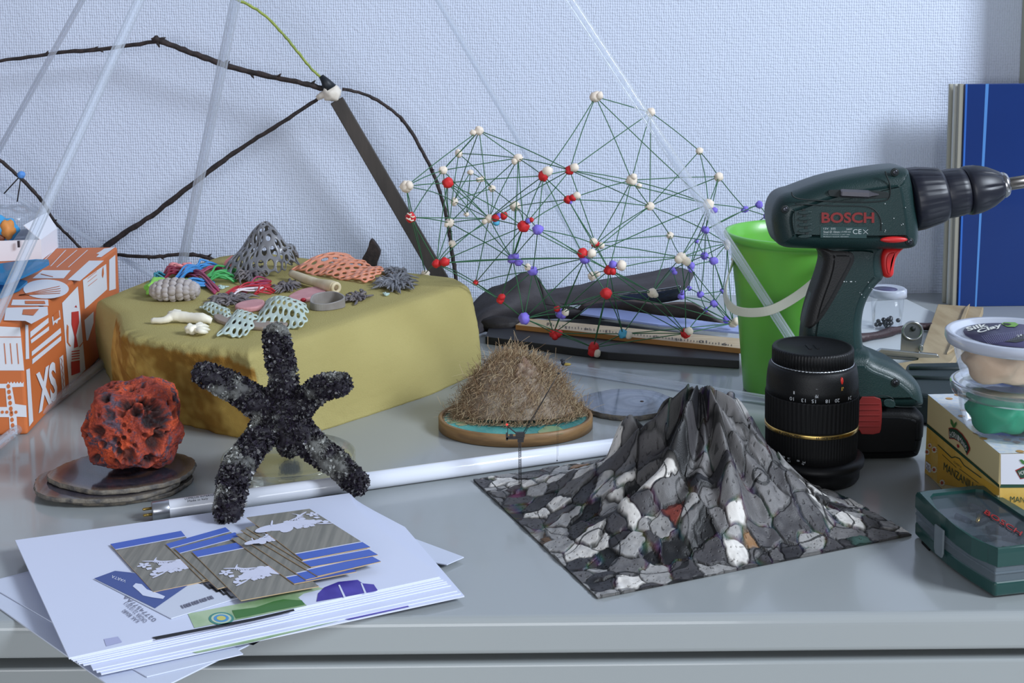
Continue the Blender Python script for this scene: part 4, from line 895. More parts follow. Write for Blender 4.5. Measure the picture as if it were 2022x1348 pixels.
mesh('inner_hoop', *ovalring(-.0062, -.0044, .001, .0112), M('hoop_inner', (120, 108, 88), .4), hoop)
tq = M('turquoise_floor', (96, 190, 186), .12, c2=(70, 150, 150), vs=22, coat=.5)
V = [(hc.x, hc.y, .0100)]+[(hc.x+(hrx-.0045)*math.cos(t), hc.y+(hry-.0045)*math.sin(t), .0100) for t in np.linspace(0, 2*PI, 73)[:-1]]
mesh('turquoise_floor', V, [(0, 1+k, 1+(k+1) % 72) for k in range(72)], tq, hoop, smooth=False)
sand = M('sand_patch', (176, 176, 140), .3, c2=(120, 170, 130), vs=60)
for k, (x, y, rx, ry) in enumerate(((893, 832, 9, 4), (912, 836, 12, 5), (935, 834, 14, 6), (1090, 850, 26, 9))):
    mesh('shore_patch', [G(x+rx*math.cos(a)*(1+.2*math.sin(3*a)), y+ry*math.sin(a), .0100)+Vector((0, 0, .0003)) for a in np.linspace(0, 2*PI, 17)[:-1]], [tuple(range(16))], sand, hoop, smooth=False)
mc = Vector((G(1020, 815, .008).x, 1.267, .0103)); mh = .062
mound = thing('fibre_mound', 'bristly mound of brown coconut-like fibres with a pale stone showing through', 'mound', mc)
def mz(x, y):
    r = math.hypot(x/.062, y/.038); return mh*max(0, 1-r**2.0)**.85*(1+.12*noise.noise(Vector((x*40, y*40, 1))))
V = []; Fc = []; nr = 24; nk = 60
for i in range(nr+1):
    for k in range(nk):
        t = 2*PI*k/nk; f = i/nr; x = .061*f*math.cos(t); y = .037*f*math.sin(t); V.append((mc.x+x, mc.y+y, mc.z+mz(x, y)))
for i in range(nr):
    for k in range(nk): k2 = (k+1) % nk; Fc.append((i*nk+k, (i+1)*nk+k, (i+1)*nk+k2, i*nk+k2))
mesh('stone_core', V, Fc, M('mound_core', (112, 92, 72), .9, c2=(150, 138, 124), vs=60, bump=.8), mound)
mesh('pale_stone', *blobg((mc.x+.008, mc.y-.013, mc.z+.044), (.013, .009, .017), 4, .4, 2.2, 4), M('pale_stone', (164, 150, 134), .9, c2=(124, 100, 84), vs=90, bump=.8), mound)
rnd = random.Random(4); FV = []; FF = []; FC = []
fc0 = np.array(L_((168, 140, 108))); fc1 = np.array(L_((214, 194, 158))); fc2 = np.array(L_((120, 90, 66)))
for k in range(9000):
    t = rnd.uniform(0, 2*PI); f = math.sqrt(rnd.random())*1.10; x = .062*f*math.cos(t); y = .038*f*math.sin(t)
    if math.hypot(x-.012, y+.018) < .012 and rnd.random() < .35: continue
    p = Vector((mc.x+x, mc.y+y, mc.z+mz(x, y))); outd = Vector((x/.06, y/.05, .3+.6*rnd.random())).normalized()
    L = rnd.uniform(.008, .020)*(1 if rnd.random() < .88 else 1.7)*(.75 if y < -.02 else 1); d = (outd+Vector((rnd.gauss(0, .9), rnd.gauss(0, .9), rnd.gauss(0, .7)))).normalized(); w_ = rnd.uniform(.00014, .00027)
    pts = [p-d*.002]; 
    for s in range(3): d = (d+Vector((rnd.gauss(0, .6), rnd.gauss(0, .6), rnd.gauss(-.05, .5)))).normalized(); pts.append(pts[-1]+d*L/3)
    for q in pts: q.z = max(q.z, .0115)
    c_ = rnd.random(); col = fc0*(1-c_)+(fc1 if rnd.random() < .6 else fc2)*c_
    b0 = len(FV)
    for q in pts: FV += [q+Vector((w_, 0, 0)), q+Vector((-w_*.5, w_*.8, 0)), q+Vector((-w_*.5, -w_*.4, w_*.8))]; FC += [col]*3
    for s in range(3):
        for e in range(3): FF.append((b0+s*3+e, b0+s*3+(e+1) % 3, b0+s*3+3+(e+1) % 3, b0+s*3+3+e))
fb = mesh('fibres', FV, FF, MC('fibre', .6), mound, col=np.array(FC)); fb['kind'] = 'stuff'
bee = thing('dark_insect', 'small dark and yellow winged insect on the right side of the fibre mound', 'insect', P(1112, 716, 1.25))
bp_ = P(1112, 716, 1.25)
mesh('body', *icog(bp_, (.0022, .0016, .0030), 2), ink, bee); mesh('abdomen', *icog(bp_+Vector((.0040, 0, -.0016)), (.0042, .0018, .0016), 2), M('insect_yellow', (150, 130, 60), .5), bee); mesh('wing', *icog(bp_+Vector((-.0005, 0, .0026)), (.0026, .0012, .0016), 2), ink, bee)
# ================================================================ crystal mountain
A_, B_, C_ = G(935, 950), G(1180, 1183), G(1800, 1058); D_ = A_+C_-B_
rng = np.random.RandomState(3)
n = 740
s = np.linspace(0, 1, n); S, T_ = np.meshgrid(s, s, indexing='ij')      # S along B->C, T along B->A
e1 = np.array(C_-B_); e2 = np.array(A_-B_); l1_ = np.linalg.norm(e1); l2_ = np.linalg.norm(e2)
u1 = e1/l1_; u2 = e2/l2_
X = B_.x+S*e1[0]+T_*e2[0]; Y = B_.y+S*e1[1]+T_*e2[1]
# grains: uneven sites in millimetres of sheet
cell = .0205
GX = int(l1_/cell)+2; GY = int(l2_/cell)+2
sites = []
for i in range(-1, GX):
    for j in range(-1, GY):
        sites.append(((i+.5+rng.uniform(-.48, .48)+.5*(j % 2))*cell, (j+.5+rng.uniform(-.48, .48))*cell))
for k in range(70): sites.append((rng.uniform(0, l1_), rng.uniform(0, l2_)))
sites = np.array(sites); ns = len(sites)
U = S*l1_; W_ = T_*l2_
def vn(x, y, fr, seed):    # smooth value noise, vectorised
    r = np.random.RandomState(seed).rand(64, 64); xx = x*fr; yy = y*fr; xi = np.floor(xx).astype(int); yi = np.floor(yy).astype(int); fx = xx-xi; fy = yy-yi
    fx = fx*fx*(3-2*fx); fy = fy*fy*(3-2*fy); g = lambda a, b: r[(a) % 64, (b) % 64]
    return (g(xi, yi)*(1-fx)+g(xi+1, yi)*fx)*(1-fy)+(g(xi, yi+1)*(1-fx)+g(xi+1, yi+1)*fx)*fy-.5
wu = U+.006*vn(U, W_, 90, 1)+.002*vn(U, W_, 320, 2); ww = W_+.006*vn(U, W_, 90, 3)+.002*vn(U, W_, 320, 4)
d1 = np.full(U.shape, 9.); d2 = np.full(U.shape, 9.); idx = np.zeros(U.shape, int)
for k in range(ns):
    d = np.hypot(wu-sites[k, 0], (ww-sites[k, 1])*1.15)
    m1 = d < d1; m2 = (~m1) & (d < d2)
    d2 = np.where(m1, d1, np.where(m2, d, d2)); idx = np.where(m1, k, idx); d1 = np.where(m1, d, d1)
edge = np.clip((d2-d1)/.0030, 0, 1)
# height: peak with radiating buttresses
def hill(px, py, h, w, p=1.25, q=1.0):
    c = G(px, py); d = np.hypot((X-c.x), (Y-c.y)*q); return h*np.exp(-(d/w)**p)
pc = G(1378, 1010); ang = np.arctan2(Y-pc.y, X-pc.x); rr = np.hypot(X-pc.x, Y-pc.y)
ridge = (1+.20*np.cos(ang*7+1.0+rr*30)*np.clip(rr/.03, 0, 1)+.12*np.cos(ang*13+rr*60)*np.clip(rr/.03, 0, 1))
pkX = P(1368, 800, pc.y)
Z = .086*np.exp(-(rr/.068)**1.35)*ridge+hill(1232, 985, .034, .014, 2.6)+hill(1466, 1000, .018, .016, 2.4)+.006*np.exp(-(rr/.014)**3)+hill(1378, 1000, .008, .12, 1.8)
Z *= (P(1368, 755, pc.y).z-.003)/Z.max()
bord = np.minimum(np.minimum(S, 1-S)*l1_, np.minimum(T_, 1-T_)*l2_)
fall = np.clip(bord/.06, 0, 1); fall = fall*fall*(3-2*fall)
Z *= fall*.9+.1*np.clip(bord/.02, 0, 1)
steep = np.clip(Z/.06, 0, 1)
gr_ = rng.rand(ns); kindr = rng.rand(ns)
Z += (gr_[idx]-.5)*.0022*np.clip(bord/.01, .2, 1)*(1+2.2*steep)-.004*(kindr[idx] > .93)*edge+edge*.0012+.010*steep*vn(U, W_, 60, 8)*2*.6+.0016*vn(U, W_, 160, 9)
pit = (vn(U, W_, 620, 11) > .36); Z -= pit*.0006
Z = np.maximum(Z, .0002)+.0012
kind = kindr; base = np.zeros((ns, 3)); cols6 = [L_((206, 202, 196)), L_((148, 146, 144)), L_((94, 92, 92)), L_((66, 64, 66)), L_((44, 43, 46)), L_((14, 14, 16))]
for k in range(ns):
    sx_ = B_.x+sites[k, 0]*u1[0]+sites[k, 1]*u2[0]; sy_ = B_.y+sites[k, 0]*u1[1]+sites[k, 1]*u2[1]; fr_ = min(1, math.hypot(sx_-pc.x, sy_-pc.y)/.13)
    c_ = cols6[int(np.digitize(kind[k], [.04+.24*fr_, .22+.3*fr_, .55+.12*fr_, .80, .93]))]; base[k] = np.array(c_)*rng.uniform(.85, 1.1)
# higher on the mountain the grains are darker rock
small = np.arange(ns) >= ns-70
vivid = [L_((96, 40, 70)), L_((130, 92, 50)), L_((50, 80, 72)), L_((120, 54, 44)), L_((66, 82, 50)), L_((40, 38, 40)), L_((30, 30, 34)), L_((20, 20, 24)), L_((60, 50, 50))]
for k in np.where(small)[0]:
    if rng.rand() < .22: base[k] = vivid[rng.randint(len(vivid))]
Cc = base[idx]*(.55+.45*edge[..., None])*(1+.25*vn(U, W_, 500, 12)[..., None])
seam = (1-edge)[..., None]; tint = np.stack([.5+.5*np.sin(U*400+k) for k in (0, 2, 4)], -1)*.05*np.clip(vn(U, W_, 80, 15)*4, 0, 1)[..., None]
Cc = Cc*(1-seam*.8)+tint*seam; Cc *= np.where(pit, .45, 1)[..., None]
vein = (np.abs(vn(U, W_, 34, 21)) < .012); Cc[vein] *= .12
V = np.stack([X, Y, Z], -1).reshape(-1, 3); i_, j_ = np.meshgrid(np.arange(n-1), np.arange(n-1), indexing='ij'); a0 = (i_*n+j_).ravel()
Fq = np.stack([a0, a0+n, a0+n+1, a0+1], -1)
# skirt down to the worktop
ring = [i*n for i in range(n)]+[(n-1)*n+j for j in range(1, n)]+[i*n+n-1 for i in range(n-2, -1, -1)]+[j for j in range(n-2, 0, -1)]
nb = len(V); sk = V[ring].copy(); sk[:, 2] = .0003; V = np.vstack([V, sk]); Cs = np.clip(Cc.reshape(-1, 3), 0, 1); Cs = np.vstack([Cs, Cs[ring]*.3])
mF = [tuple(f) for f in Fq.tolist()]+[(ring[k], ring[(k+1) % len(ring)], nb+(k+1) % len(ring), nb+k) for k in range(len(ring))]
mo = mesh('crystal_mountain', V, mF, MC('grey_crystal', .5, bump=.25, bs=1500, spec=.5), base=(pc.x, pc.y, 0), col=Cs, smooth=True); tag(mo, 'grey mountain relief of interlocking crystal grains rising from a square sheet', 'relief model')
# ================================================================ crane
cb_ = G(1027, 955, .004); cy = cb_.y
crane = thing('tower_crane', 'tiny black lattice tower crane on the left corner of the mountain sheet', 'crane', (cb_.x, cy, .002))
cm_ = M('crane_steel', (42, 40, 42), .5)
def PP(x, y): return P(x, y, cy)
topz = PP(1027, 868).z; w_ = .0011; g = []
for sx in (-1, 1):
    for sy in (-1, 1): g.append(tubeg([(cb_.x+sx*w_, cy+sy*w_, .002), (cb_.x+sx*w_, cy+sy*w_, topz)], .00022, 5))
k = 0; z = .003
while z < topz-.002:
    for sy in (-1, 1):
        g.append(tubeg([(cb_.x-w_, cy+sy*w_, z), (cb_.x+w_, cy+sy*w_, z+.0022)], .00014, 4)); g.append(tubeg([(cb_.x+w_, cy+sy*w_, z), (cb_.x-w_, cy+sy*w_, z+.0022)], .00014, 4))
    z += .0022
mesh('lattice_mast', *join(g), cm_, crane)
def bx(x0, y0, x1, y1, d=.0018):
    a = PP(x0, y1); b = PP(x1, y0); return boxg((a.x, cy-d, a.z), (b.x, cy+d, b.z))
mesh('machine_deck', *join([bx(1000, 862, 1035, 866), bx(999, 855, 1003, 868), bx(1018, 853, 1036, 862, .0015), bx(1022, 866, 1034, 872, .0014), bx(1006, 857, 1013, 862, .001)]), cm_, crane, smooth=False)
mesh('back_stay', *join([tubeg([PP(1002, 858), PP(1003, 840)], .0003, 5), tubeg([PP(1003, 842), PP(1022, 857)], .0006, 5)]), cm_, crane)
mesh('warning_light', *icog(PP(1001, 838), .0011, 2), M('warning_red', (235, 60, 50), .4, emit=.5), crane)
jt = Vector((PP(1103, 737).x, cy, PP(1103, 737).z)); jb = PP(1034, 856); g = []
pv = (jt-jb).normalized().cross(Vector((0, 1, 0))).normalized()*.0009
for o_ in (pv, -pv, Vector((0, .0009, 0))): g.append(tubeg([jb+o_, jt], .00020, 5))
for k in range(26):
    a = jb.lerp(jt, k/26); b = jb.lerp(jt, (k+1)/26); g.append(tubeg([a+pv*(1-k/26), b-pv*(1-k/26)], .00013, 4))
mesh('jib', *join(g), cm_, crane); mesh('jib_head', *icog(jt, (.0014, .0010, .0012), 1), cm_, crane)
mesh('hoist_cable', *join([tubeg([PP(1100, 742), PP(1100, 908)], .00010, 4), tubeg([PP(1103, 742), PP(1102, 900)], .00008, 4)]), cm_, crane); mesh('hook', *icog(PP(1100, 909), .0007, 1), cm_, crane)
# ================================================================ cordless drill
def resample(pts, n):
    pts = [Vector(p) for p in pts]; L = [0]
    for i in range(len(pts)): L.append(L[-1]+(pts[(i+1) % len(pts)]-pts[i]).length)
    out = []; k = 0
    for i in range(n):
        s = L[-1]*i/n
        while L[k+1] < s: k += 1
        out.append(pts[k].lerp(pts[(k+1) % len(pts)], (s-L[k])/max(1e-9, L[k+1]-L[k])))
    return out
def pmesh(name, g, mat, parent):
    o = mesh(name, *g, mat, parent); f = [True]*len(o.data.polygons); f[-1] = f[-2] = False; o.data.polygons.foreach_set('use_smooth', f); mod(o, 'WEIGHTED_NORMAL', weight=50, keep_sharp=False) if False else None; return o
def puff(px, yt, yc, half, r, n=150, ch=2, rr=None, steps=7, back=True):
    """solid with a rounded shoulder from an outline seen from the front (x, z), centred on depth yc"""
    W = [Vector((p.x, p.z)) for p in [P(x, y, yt) for x, y in px]]
    W = [Vector((p[0], p[1])) for p in resample(chaikin([Vector((p.x, p.y, 0)) for p in W], ch), n)]
    A = np.array([tuple(p) for p in W]); area = .5*np.sum(A[:, 0]*np.roll(A[:, 1], -1)-np.roll(A[:, 0], -1)*A[:, 1])
    if area < 0: A = A[::-1]
    t = np.roll(A, -1, 0)-np.roll(A, 1, 0); t /= np.linalg.norm(t, axis=1)[:, None]+1e-12; nrm = np.stack([-t[:, 1], t[:, 0]], 1)
    rings = []
    S0 = A; S1 = np.roll(A, -1, 0); sd = S1-S0; sl = (sd**2).sum(1)+1e-15
    for k in range(steps+1):
        th = PI/2*k/steps; d = (rr or r)*(1-math.cos(th)); y = half-r+r*math.sin(th); Q = A+nrm*d
        if d > 0:
            rel = Q[:, None, :]-S0[None]; tt = np.clip((rel*sd[None]).sum(2)/sl[None], 0, 1); dist = np.linalg.norm(rel-sd[None]*tt[..., None], axis=2).min(1); ok = dist > d*.96
            gi = np.where(ok)[0]
            if len(gi) > 3 and len(gi) < n:
                e = np.concatenate([gi-n, gi, gi+n]); 
                for c in (0, 1): Q[:, c] = np.interp(np.arange(n), e, np.concatenate([Q[gi, c]]*3))
        rings.append((Q, y))
    V = []; Fc = []; seq = [(Q, yc+y) for Q, y in rings[::-1]]+[(Q, yc-y) for Q, y in rings]
    for Q, y in seq:
        for q in Q: V.append((q[0], y, q[1]))
    m = len(seq)
    for i in range(m-1):
        for k in range(n): k2 = (k+1) % n; Fc.append((i*n+k, (i+1)*n+k, (i+1)*n+k2, i*n+k2)[::-1])
    Fc.append(tuple(range(n))); Fc.append(tuple(range((m-1)*n, m*n))[::-1])
    return V, Fc
DY = 1.178; db = Vector((P(1700, 905, DY).x, DY, 0))
drill = thing('cordless_drill', 'dark green cordless drill with black chuck and red trigger standing upright on its battery', 'drill', db)
dg_ = M('drill_green', (16, 46, 45), .42, bump=.25, bs=900, coat=.05, c2=(14, 40, 40), vs=12); dbk = M('drill_black', (8, 9, 11), .5, bump=.2, bs=900, spec=.15); dnv = M('chuck_navy', (18, 21, 34), .42)
dred = M('drill_red', (196, 36, 36), .4); rub = M('drill_rubber', (20, 19, 19), .55, bump=.3, bs=700); stl = M('steel', (170, 170, 172), .25, metal=1)
house = [(1564,378),(1600,364),(1636,352),(1690,341),(1746,333),(1791,329),(1797,345),(1805,385),(1811,425),(1814,460),(1811,482),(1800,491),(1764,492),(1700,493),(1640,492),(1580,491),(1540,488),(1530,470),(1523,435),(1525,410),(1536,389),(1552,380)]
YT = DY-.018
hs = pmesh('housing', puff(house, YT, DY, .033, .019, 200, 2, .016), dg_, drill)
handle = [(1604,484),(1625,494),(1631,517),(1622,548),(1610,580),(1598,618),(1590,655),(1588,700),(1590,735),(1650,740),(1722,736),(1712,700),(1707,660),(1708,635),(1713,608),(1724,584),(1738,565),(1753,553),(1747,530),(1747,505),(1758,484),(1700,470)]
hd = pmesh('handle', puff(handle, YT, DY, .0175, .013, 180, 2, .011), dg_, drill)
grip = [(1613,489),(1650,487),(1681,487),(1693,495),(1698,510),(1692,528),(1678,553),(1655,597),(1630,636),(1612,651),(1597,654),(1592,651),(1599,615),(1611,577),(1622,548),(1630,518),(1628,504)]
pmesh('rubber_grip', puff(grip, YT, DY, .0188, .009, 120, 2, .009), rub, drill)
foot = [(1588,690),(1712,686),(1722,700),(1747,709),(1774,721),(1800,740),(1815,757),(1823,784),(1822,803),(1700,803),(1585,803),(1584,740)]
pmesh('foot', puff(foot, YT, DY, .034, .020, 150, 2, .014), dg_, drill)
batt = [(1585,798),(1700,796),(1820,798),(1820,850),(1812,902),(1800,913),(1740,915),(1640,915),(1600,913),(1588,900)]
bt = pmesh('battery', puff(batt, YT, DY, .0335, .012, 130, 2, .010), dbk, drill)
V_ = np.array([v.co[:] for v in bt.data.vertices]); mz_ = V_[:, 2].min()
for v in bt.data.vertices: v.co.z -= mz_ if v.co.z < .02 else 0
pS = (Vector((0, DY-.033, 0)), Vector((0, -1, 0)))
def sidebox(px, y0, y1, mat, name, parent=drill, bw=.0006, ch=1):
    """slab with the outline px (traced on depth y0) between depths y0 and y1"""
    pts = [P(x, y, y0) for x, y in px]
    if ch: pts = chaikin(pts, ch)
    V, Fc = prism(pts, (0, y1-y0, 0)); return bev(mesh(name, V, Fc, mat, parent, smooth=False), bw, 2)
sidebox([(1690,783),(1738,783),(1742,800),(1741,845),(1736,858),(1690,857)], DY-.0350, DY-.03, M('battery_release_red', (118, 26, 24), .45), 'battery_release')
for k in range(5): sidebox([(1692,796+k*11),(1738,796+k*11),(1738,799+k*11),(1692,799+k*11)], DY-.0358, DY-.034, MATS['battery_release_red'], 'grip_rib', ch=0, bw=.0003)
sidebox([(1745,788),(1764,788),(1770,800),(1764,806),(1745,802)], DY-.0352, DY-.03, dg_, 'release_shoulder')
tr = [(1750,500),(1760,492),(1798,491),(1787,499),(1777,512),(1773,528),(1772,552),(1752,555),(1745,535),(1745,512)]
pmesh('trigger', puff(tr, YT, DY, .011, .006, 90, 2, .005), dred, drill)
mesh('direction_switch', *icog(P(1765, 473, DY-.033), (.0127, .003, .0030), 3), dred, drill)
ob = bpy.data.objects['direction_switch']
# chuck: turned parts along a slightly rising axis
c0 = P(1797, 394, DY); c1_ = P(1988, 364, DY); ax = (c1_-c0).normalized(); Lc = (c1_-c0).length; sc = Lc/193
def rib(nr, amp, lo, hi): return lambda a, j: 1-(amp*max(0, math.cos(a*nr))**6 if lo <= j <= hi else 0)
def turned(name, pr, mat, fac=None, n=120): return mesh(name, *latheg([(r*sc*.98, h*sc) for r, h in pr], c0, n, ax, fac), mat, drill)
turned('torque_collar', [(30,-4),(62,-3),(65,3),(64,20),(59,45),(56,58),(53,64),(40,65)], dnv, rib(20, .035, 3, 4))
turned('collar_ring', [(40,60),(48,61),(50,68),(50,80),(49,95),(47,108),(44,110),(40,111)], dnv, rib(18, .03, 3, 4))
turned('chuck_sleeve', [(40,109),(49,111),(50.5,118),(49.5,132),(46,146),(41,160),(34,172),(29,180),(25,182)], dnv, rib(9, .06, 4, 6))
turned('chuck_nose', [(20,178),(26,182),(26,188),(23,193),(15,194),(13,195)], stl)
turned('bit_shaft', [(12,185),(13,190),(13,245),(12,246)], M('brushed_steel', (120, 116, 112), .3, metal=1))
# slot with the screwdriver bit
sidebox([(1634,378),(1642,374),(1750,377),(1758,384),(1753,393),(1640,390)], DY-.0334, DY-.031, M('slot_dark', (10, 24, 24), .6), 'bit_slot', bw=.0002)
bm1 = M('bit_steel', (112, 110, 116), .35, metal=.8)
bt0 = P(1659, 381, DY-.0345); bt1 = P(1714, 383.5, DY-.0345); bt2 = P(1735, 384, DY-.0345)
sb_ = mesh('screwdriver_bit', *tubeg([bt0, bt0+(bt1-bt0)*.04, bt1, bt1.lerp(bt2, .35), bt2], [.0030, .0038, .0038, .0022, .0008], 6), bm1, drill, smooth=False)
# seams, screws, vents
def seam(px, name='seam', r=.0006, mat=None, y=DY-.0332): mesh(name, *tubeg(smoothpts([P(x, a, y) for x, a in px], 5), r, 6), mat or MATS['slot_dark'], drill)
seam([(1563,379),(1566,387),(1582,393),(1640,397),(1700,399),(1745,396),(1757,388),(1757,365),(1750,345),(1748,338)], y=DY-.0334)
seam([(1570,402),(1600,404),(1650,406),(1700,407),(1722,411),(1735,424),(1740,440),(1740,455)], y=DY-.0333, r=.0005)
seam([(1695,783),(1745,781),(1764,788),(1768,802),(1820,803)], y=DY-.0341, r=.0004)
def screw(x, y, r, yy=DY-.0335):
    c = P(x, y, yy); s = mesh('screw_well', *latheg([(r*1.0*sc, 0), (r*sc, .0012), (r*.75*sc, .0014)], c+Vector((0, .0006, 0)), 24, (0, -1, 0)), MATS['slot_dark'], drill)
    mesh('screw_head', *latheg([(r*.62*sc, .0006), (r*.62*sc, .0018), (r*.4*sc, .0021)], c+Vector((0, .0006, 0)), 20, (0, -1, 0)), M('screw_steel', (70, 72, 78), .3, metal=.9), s)
screw(1767, 340, 8, DY-.0290); screw(1550, 413, 8, DY-.032); screw(1796, 477, 8, DY-.0315); screw(1768, 755, 8.5, DY-.034)
for k, y in enumerate((419, 431, 443, 455, 466)):
    sidebox([(1574,y+2),(1580,y-2),(1602,y-3),(1604,y+2),(1585,y+5)], DY-.0342, DY-.032, dg_, 'vent_louvre', bw=.0005)
sidebox([(1584,412),(1590,412),(1598,470),(1592,470)], DY-.0336, DY-.032, MATS['slot_dark'], 'vent_slit', ch=0, bw=.0001)
lt = M('logo_dark_red', (122, 30, 30), .5)
V, Fc = textmesh('BOSCH', .03); o0 = P(1622, 440, DY-.0335); r0 = P(1726, 440, DY-.0335)-o0; u0 = P(1622, 419, DY-.0335)-o0
lo = mesh('logo_lettering', [o0+r0*v[0]+u0*v[1] for v in V], Fc, lt, drill, smooth=False); mod(lo, 'SOLIDIFY', thickness=.0009, offset=0)
decal([(1620,447),(1711,448),(1711,470),(1620,469)], pS, M('rating_plate', (34, 62, 62), .4), drill, 'rating_plate', .0004)
pw3 = M('plate_text', (176, 184, 184), .5)
for s_, x0, x1, y0, y1 in (('12V  2SS', 1626, 1650, 453, 449.5), ('2607', 1671, 1683, 454, 450.5), ('Steel Ø 10mm', 1626, 1658, 460, 455.5), ('n 0-400 min', 1660, 1680, 459, 456), ('CE', 1684, 1701, 462, 452.5), ('Made in Malaysia 3 607 480', 1626, 1678, 464, 462), ('Robert bosch GmbH', 1626, 1675, 468, 466)):
    text3(s_, P(x0, y0, DY-.0336), P(x1, y0, DY-.0336), P(x0, y1, DY-.0336), pw3, drill)
seam([(1704,453),(1714,462)], 'bin_symbol', .00025, pw3, DY-.0336); seam([(1714,453),(1704,462)], 'bin_symbol', .00025, pw3, DY-.0336)
rnd = random.Random(2); g = []
for k in range(24):
    x, y = rnd.choice(((rnd.gauss(1708, 10), rnd.gauss(572, 8)), (rnd.uniform(1740, 1790), rnd.uniform(400, 460)), (rnd.gauss(1675, 8), 556)))
    yy = DY-(.0334 if y < 485 else .0178); c = P(x, y, yy); g.append(blobg(c, (.0005, .0002, .0004*rnd.uniform(.6, 1.8)), k, .4, 2, 1))
mesh('paint_specks', *join(g), M('speck_white', (190, 196, 196), .7), drill)
# ================================================================ camera lens
lc = Vector((P(1600, 940, 1.114).x, 1.114, 0)); lens = thing('camera_lens', 'black camera zoom lens with a gold ring standing on its front end, numbers upside down', 'lens', lc)
lb = M('lens_black', (10, 11, 13), .5, bump=.15, bs=900, spec=.35); lr = M('lens_rubber', (11, 12, 14), .7, spec=.3); gold = M('gold_ring', (200, 168, 100), .25, metal=1); ltx = M('lens_white_print', (190, 194, 198), .5)
def lt_(name, pr, mat, fac=None, n=180, parent=lens): return mesh(name, *latheg(pr, lc, n, (0, 0, 1), fac), mat, parent)
lt_('front_hood', [(.030,0),(.0415,.0004),(.0432,.003),(.0434,.008),(.0438,.013),(.0470,.015),(.0476,.0175),(.0470,.0205),(.0425,.0225),(.036,.0225)], lb)
ribf = lambda nr, amp: (lambda a, j: 1-(amp if (a*nr/(2*PI)) % 1 < .38 else 0)*(1 if j in (2, 3) else 0))
lt_('focus_ring', [(.035,.0220),(.0408,.0222),(.0410,.0310),(.0412,.0460),(.0412,.0470),(.036,.0472)], lr, ribf(90, .012), 540)
lt_('gold_ring', [(.036,.0468),(.0416,.0470),(.0419,.0476),(.0419,.0500),(.0416,.0508),(.036,.0509)], gold)
lt_('zoom_ring', [(.036,.0505),(.0412,.0507),(.0416,.0530),(.0418,.0780),(.0416,.0792),(.036,.0794)], lr, ribf(64, .016), 512)
lt_('scale_barrel', [(.036,.0790),(.0410,.0792),(.0408,.0880),(.0400,.0970),(.0388,.1040),(.0375,.1056),(.034,.1060)], lb)
lt_('rear_mount_ring', [(.034,.1050),(.0366,.1058),(.0366,.1070),(.034,.1072)], M('chrome_ring', (180, 184, 188), .3, metal=1), lambda a, j: 1-(.012 if (a*70/(2*PI)) % 1 < .4 else 0), 280)
lt_('rear_cap', [(.034,.1068),(.0362,.1070),(.0362,.1190),(.0352,.1208),(.0318,.1212),(.0312,.1204),(.001,.1204)], lb, lambda a, j: 1-(.012 if (a*80/(2*PI)) % 1 < .4 and j in (1, 2) else 0), 480)
mesh('cap_slot', *boxg((lc.x-.006, lc.y-.010, .1203), (lc.x-.0035, lc.y+.004, .1212)), lb, lens, smooth=False); mesh('cap_slot', *boxg((lc.x+.0010, lc.y-.010, .1203), (lc.x+.0035, lc.y+.004, .1212)), lb, lens, smooth=False)
def lensang(x):        # angle of the front surface for a pixel column
    s = (x-1601)/91.0; return math.asin(max(-.98, min(.98, s)))
def ltext(s, x0, x1, z0, z1, r, mat=None, flip=True):
    V, Fc = textmesh(s); W = []
    for v in V:
        a, b = (1-v[0], 1-v[1]) if flip else (v[0], v[1]); x = x0+(x1-x0)*a; th = lensang(x)+.07; rr_ = r+.0002
        W.append((lc.x+rr_*math.sin(th), lc.y-rr_*math.cos(th), z0+(z1-z0)*b))
    if flip: pass
    mesh('lettering', W, Fc, mat or ltx, lens, smooth=False)
for s_, x, w2 in (('10', 1540, 3.2), ('13', 1559, 3.6), ('15', 1577, 3.8), ('18', 1603, 4), ('20', 1623, 5), ('24', 1652, 4.4)): ltext(s_, x-w2, x+w2, .0806, .0838, .0412)
ltext('1', 1542, 1544, .0865, .0892, .0408); ltext('AF', 1580, 1584, .0905, .093, .0402); ltext('MF', 1579, 1585, .0850, .0880, .0408); ltext('-', 1591, 1599, .0895, .0902, .0404)
ltext('SP', 1630, 1638, .0862, .0935, .0404, M('sp_gold', (190, 150, 70), .4))
rd = M('index_red', (206, 40, 30), .4)
a = lensang(1635)+.07; mesh('mount_index', *icog((lc.x+.0394*math.sin(a), lc.y-.0394*math.cos(a), .0985), (.0016, .0012, .0036), 2), rd, lens)
gk = M('ring_print', (40, 34, 28), .4)
ltext('TAMRON', 1523, 1557, .0477, .0499, .0419, gk); ltext('Di II', 1583, 1604, .0478, .0498, .0419, gk); ltext('ø77', 1611, 1628, .0478, .0498, .0419, gk)
for z in (.0484, .0490): ltext('-', 1636, 1684, z, z+.0003, .0420, gk)
for s_, x, z in (('M', 1562, .0262), ('∞', 1552, .0268), ('3', 1537, .0272), ('1', 1529, .0274), ('0.7', 1524, .0278), ('0.5', 1518, .0280), ('10', 1537, .0247), ('5', 1529, .0250), ('3', 1524, .0256), ('ft', 1560, .0244)): ltext(s_, x-2.2, x+2.2, z-.0008, z+.0008, .0412)
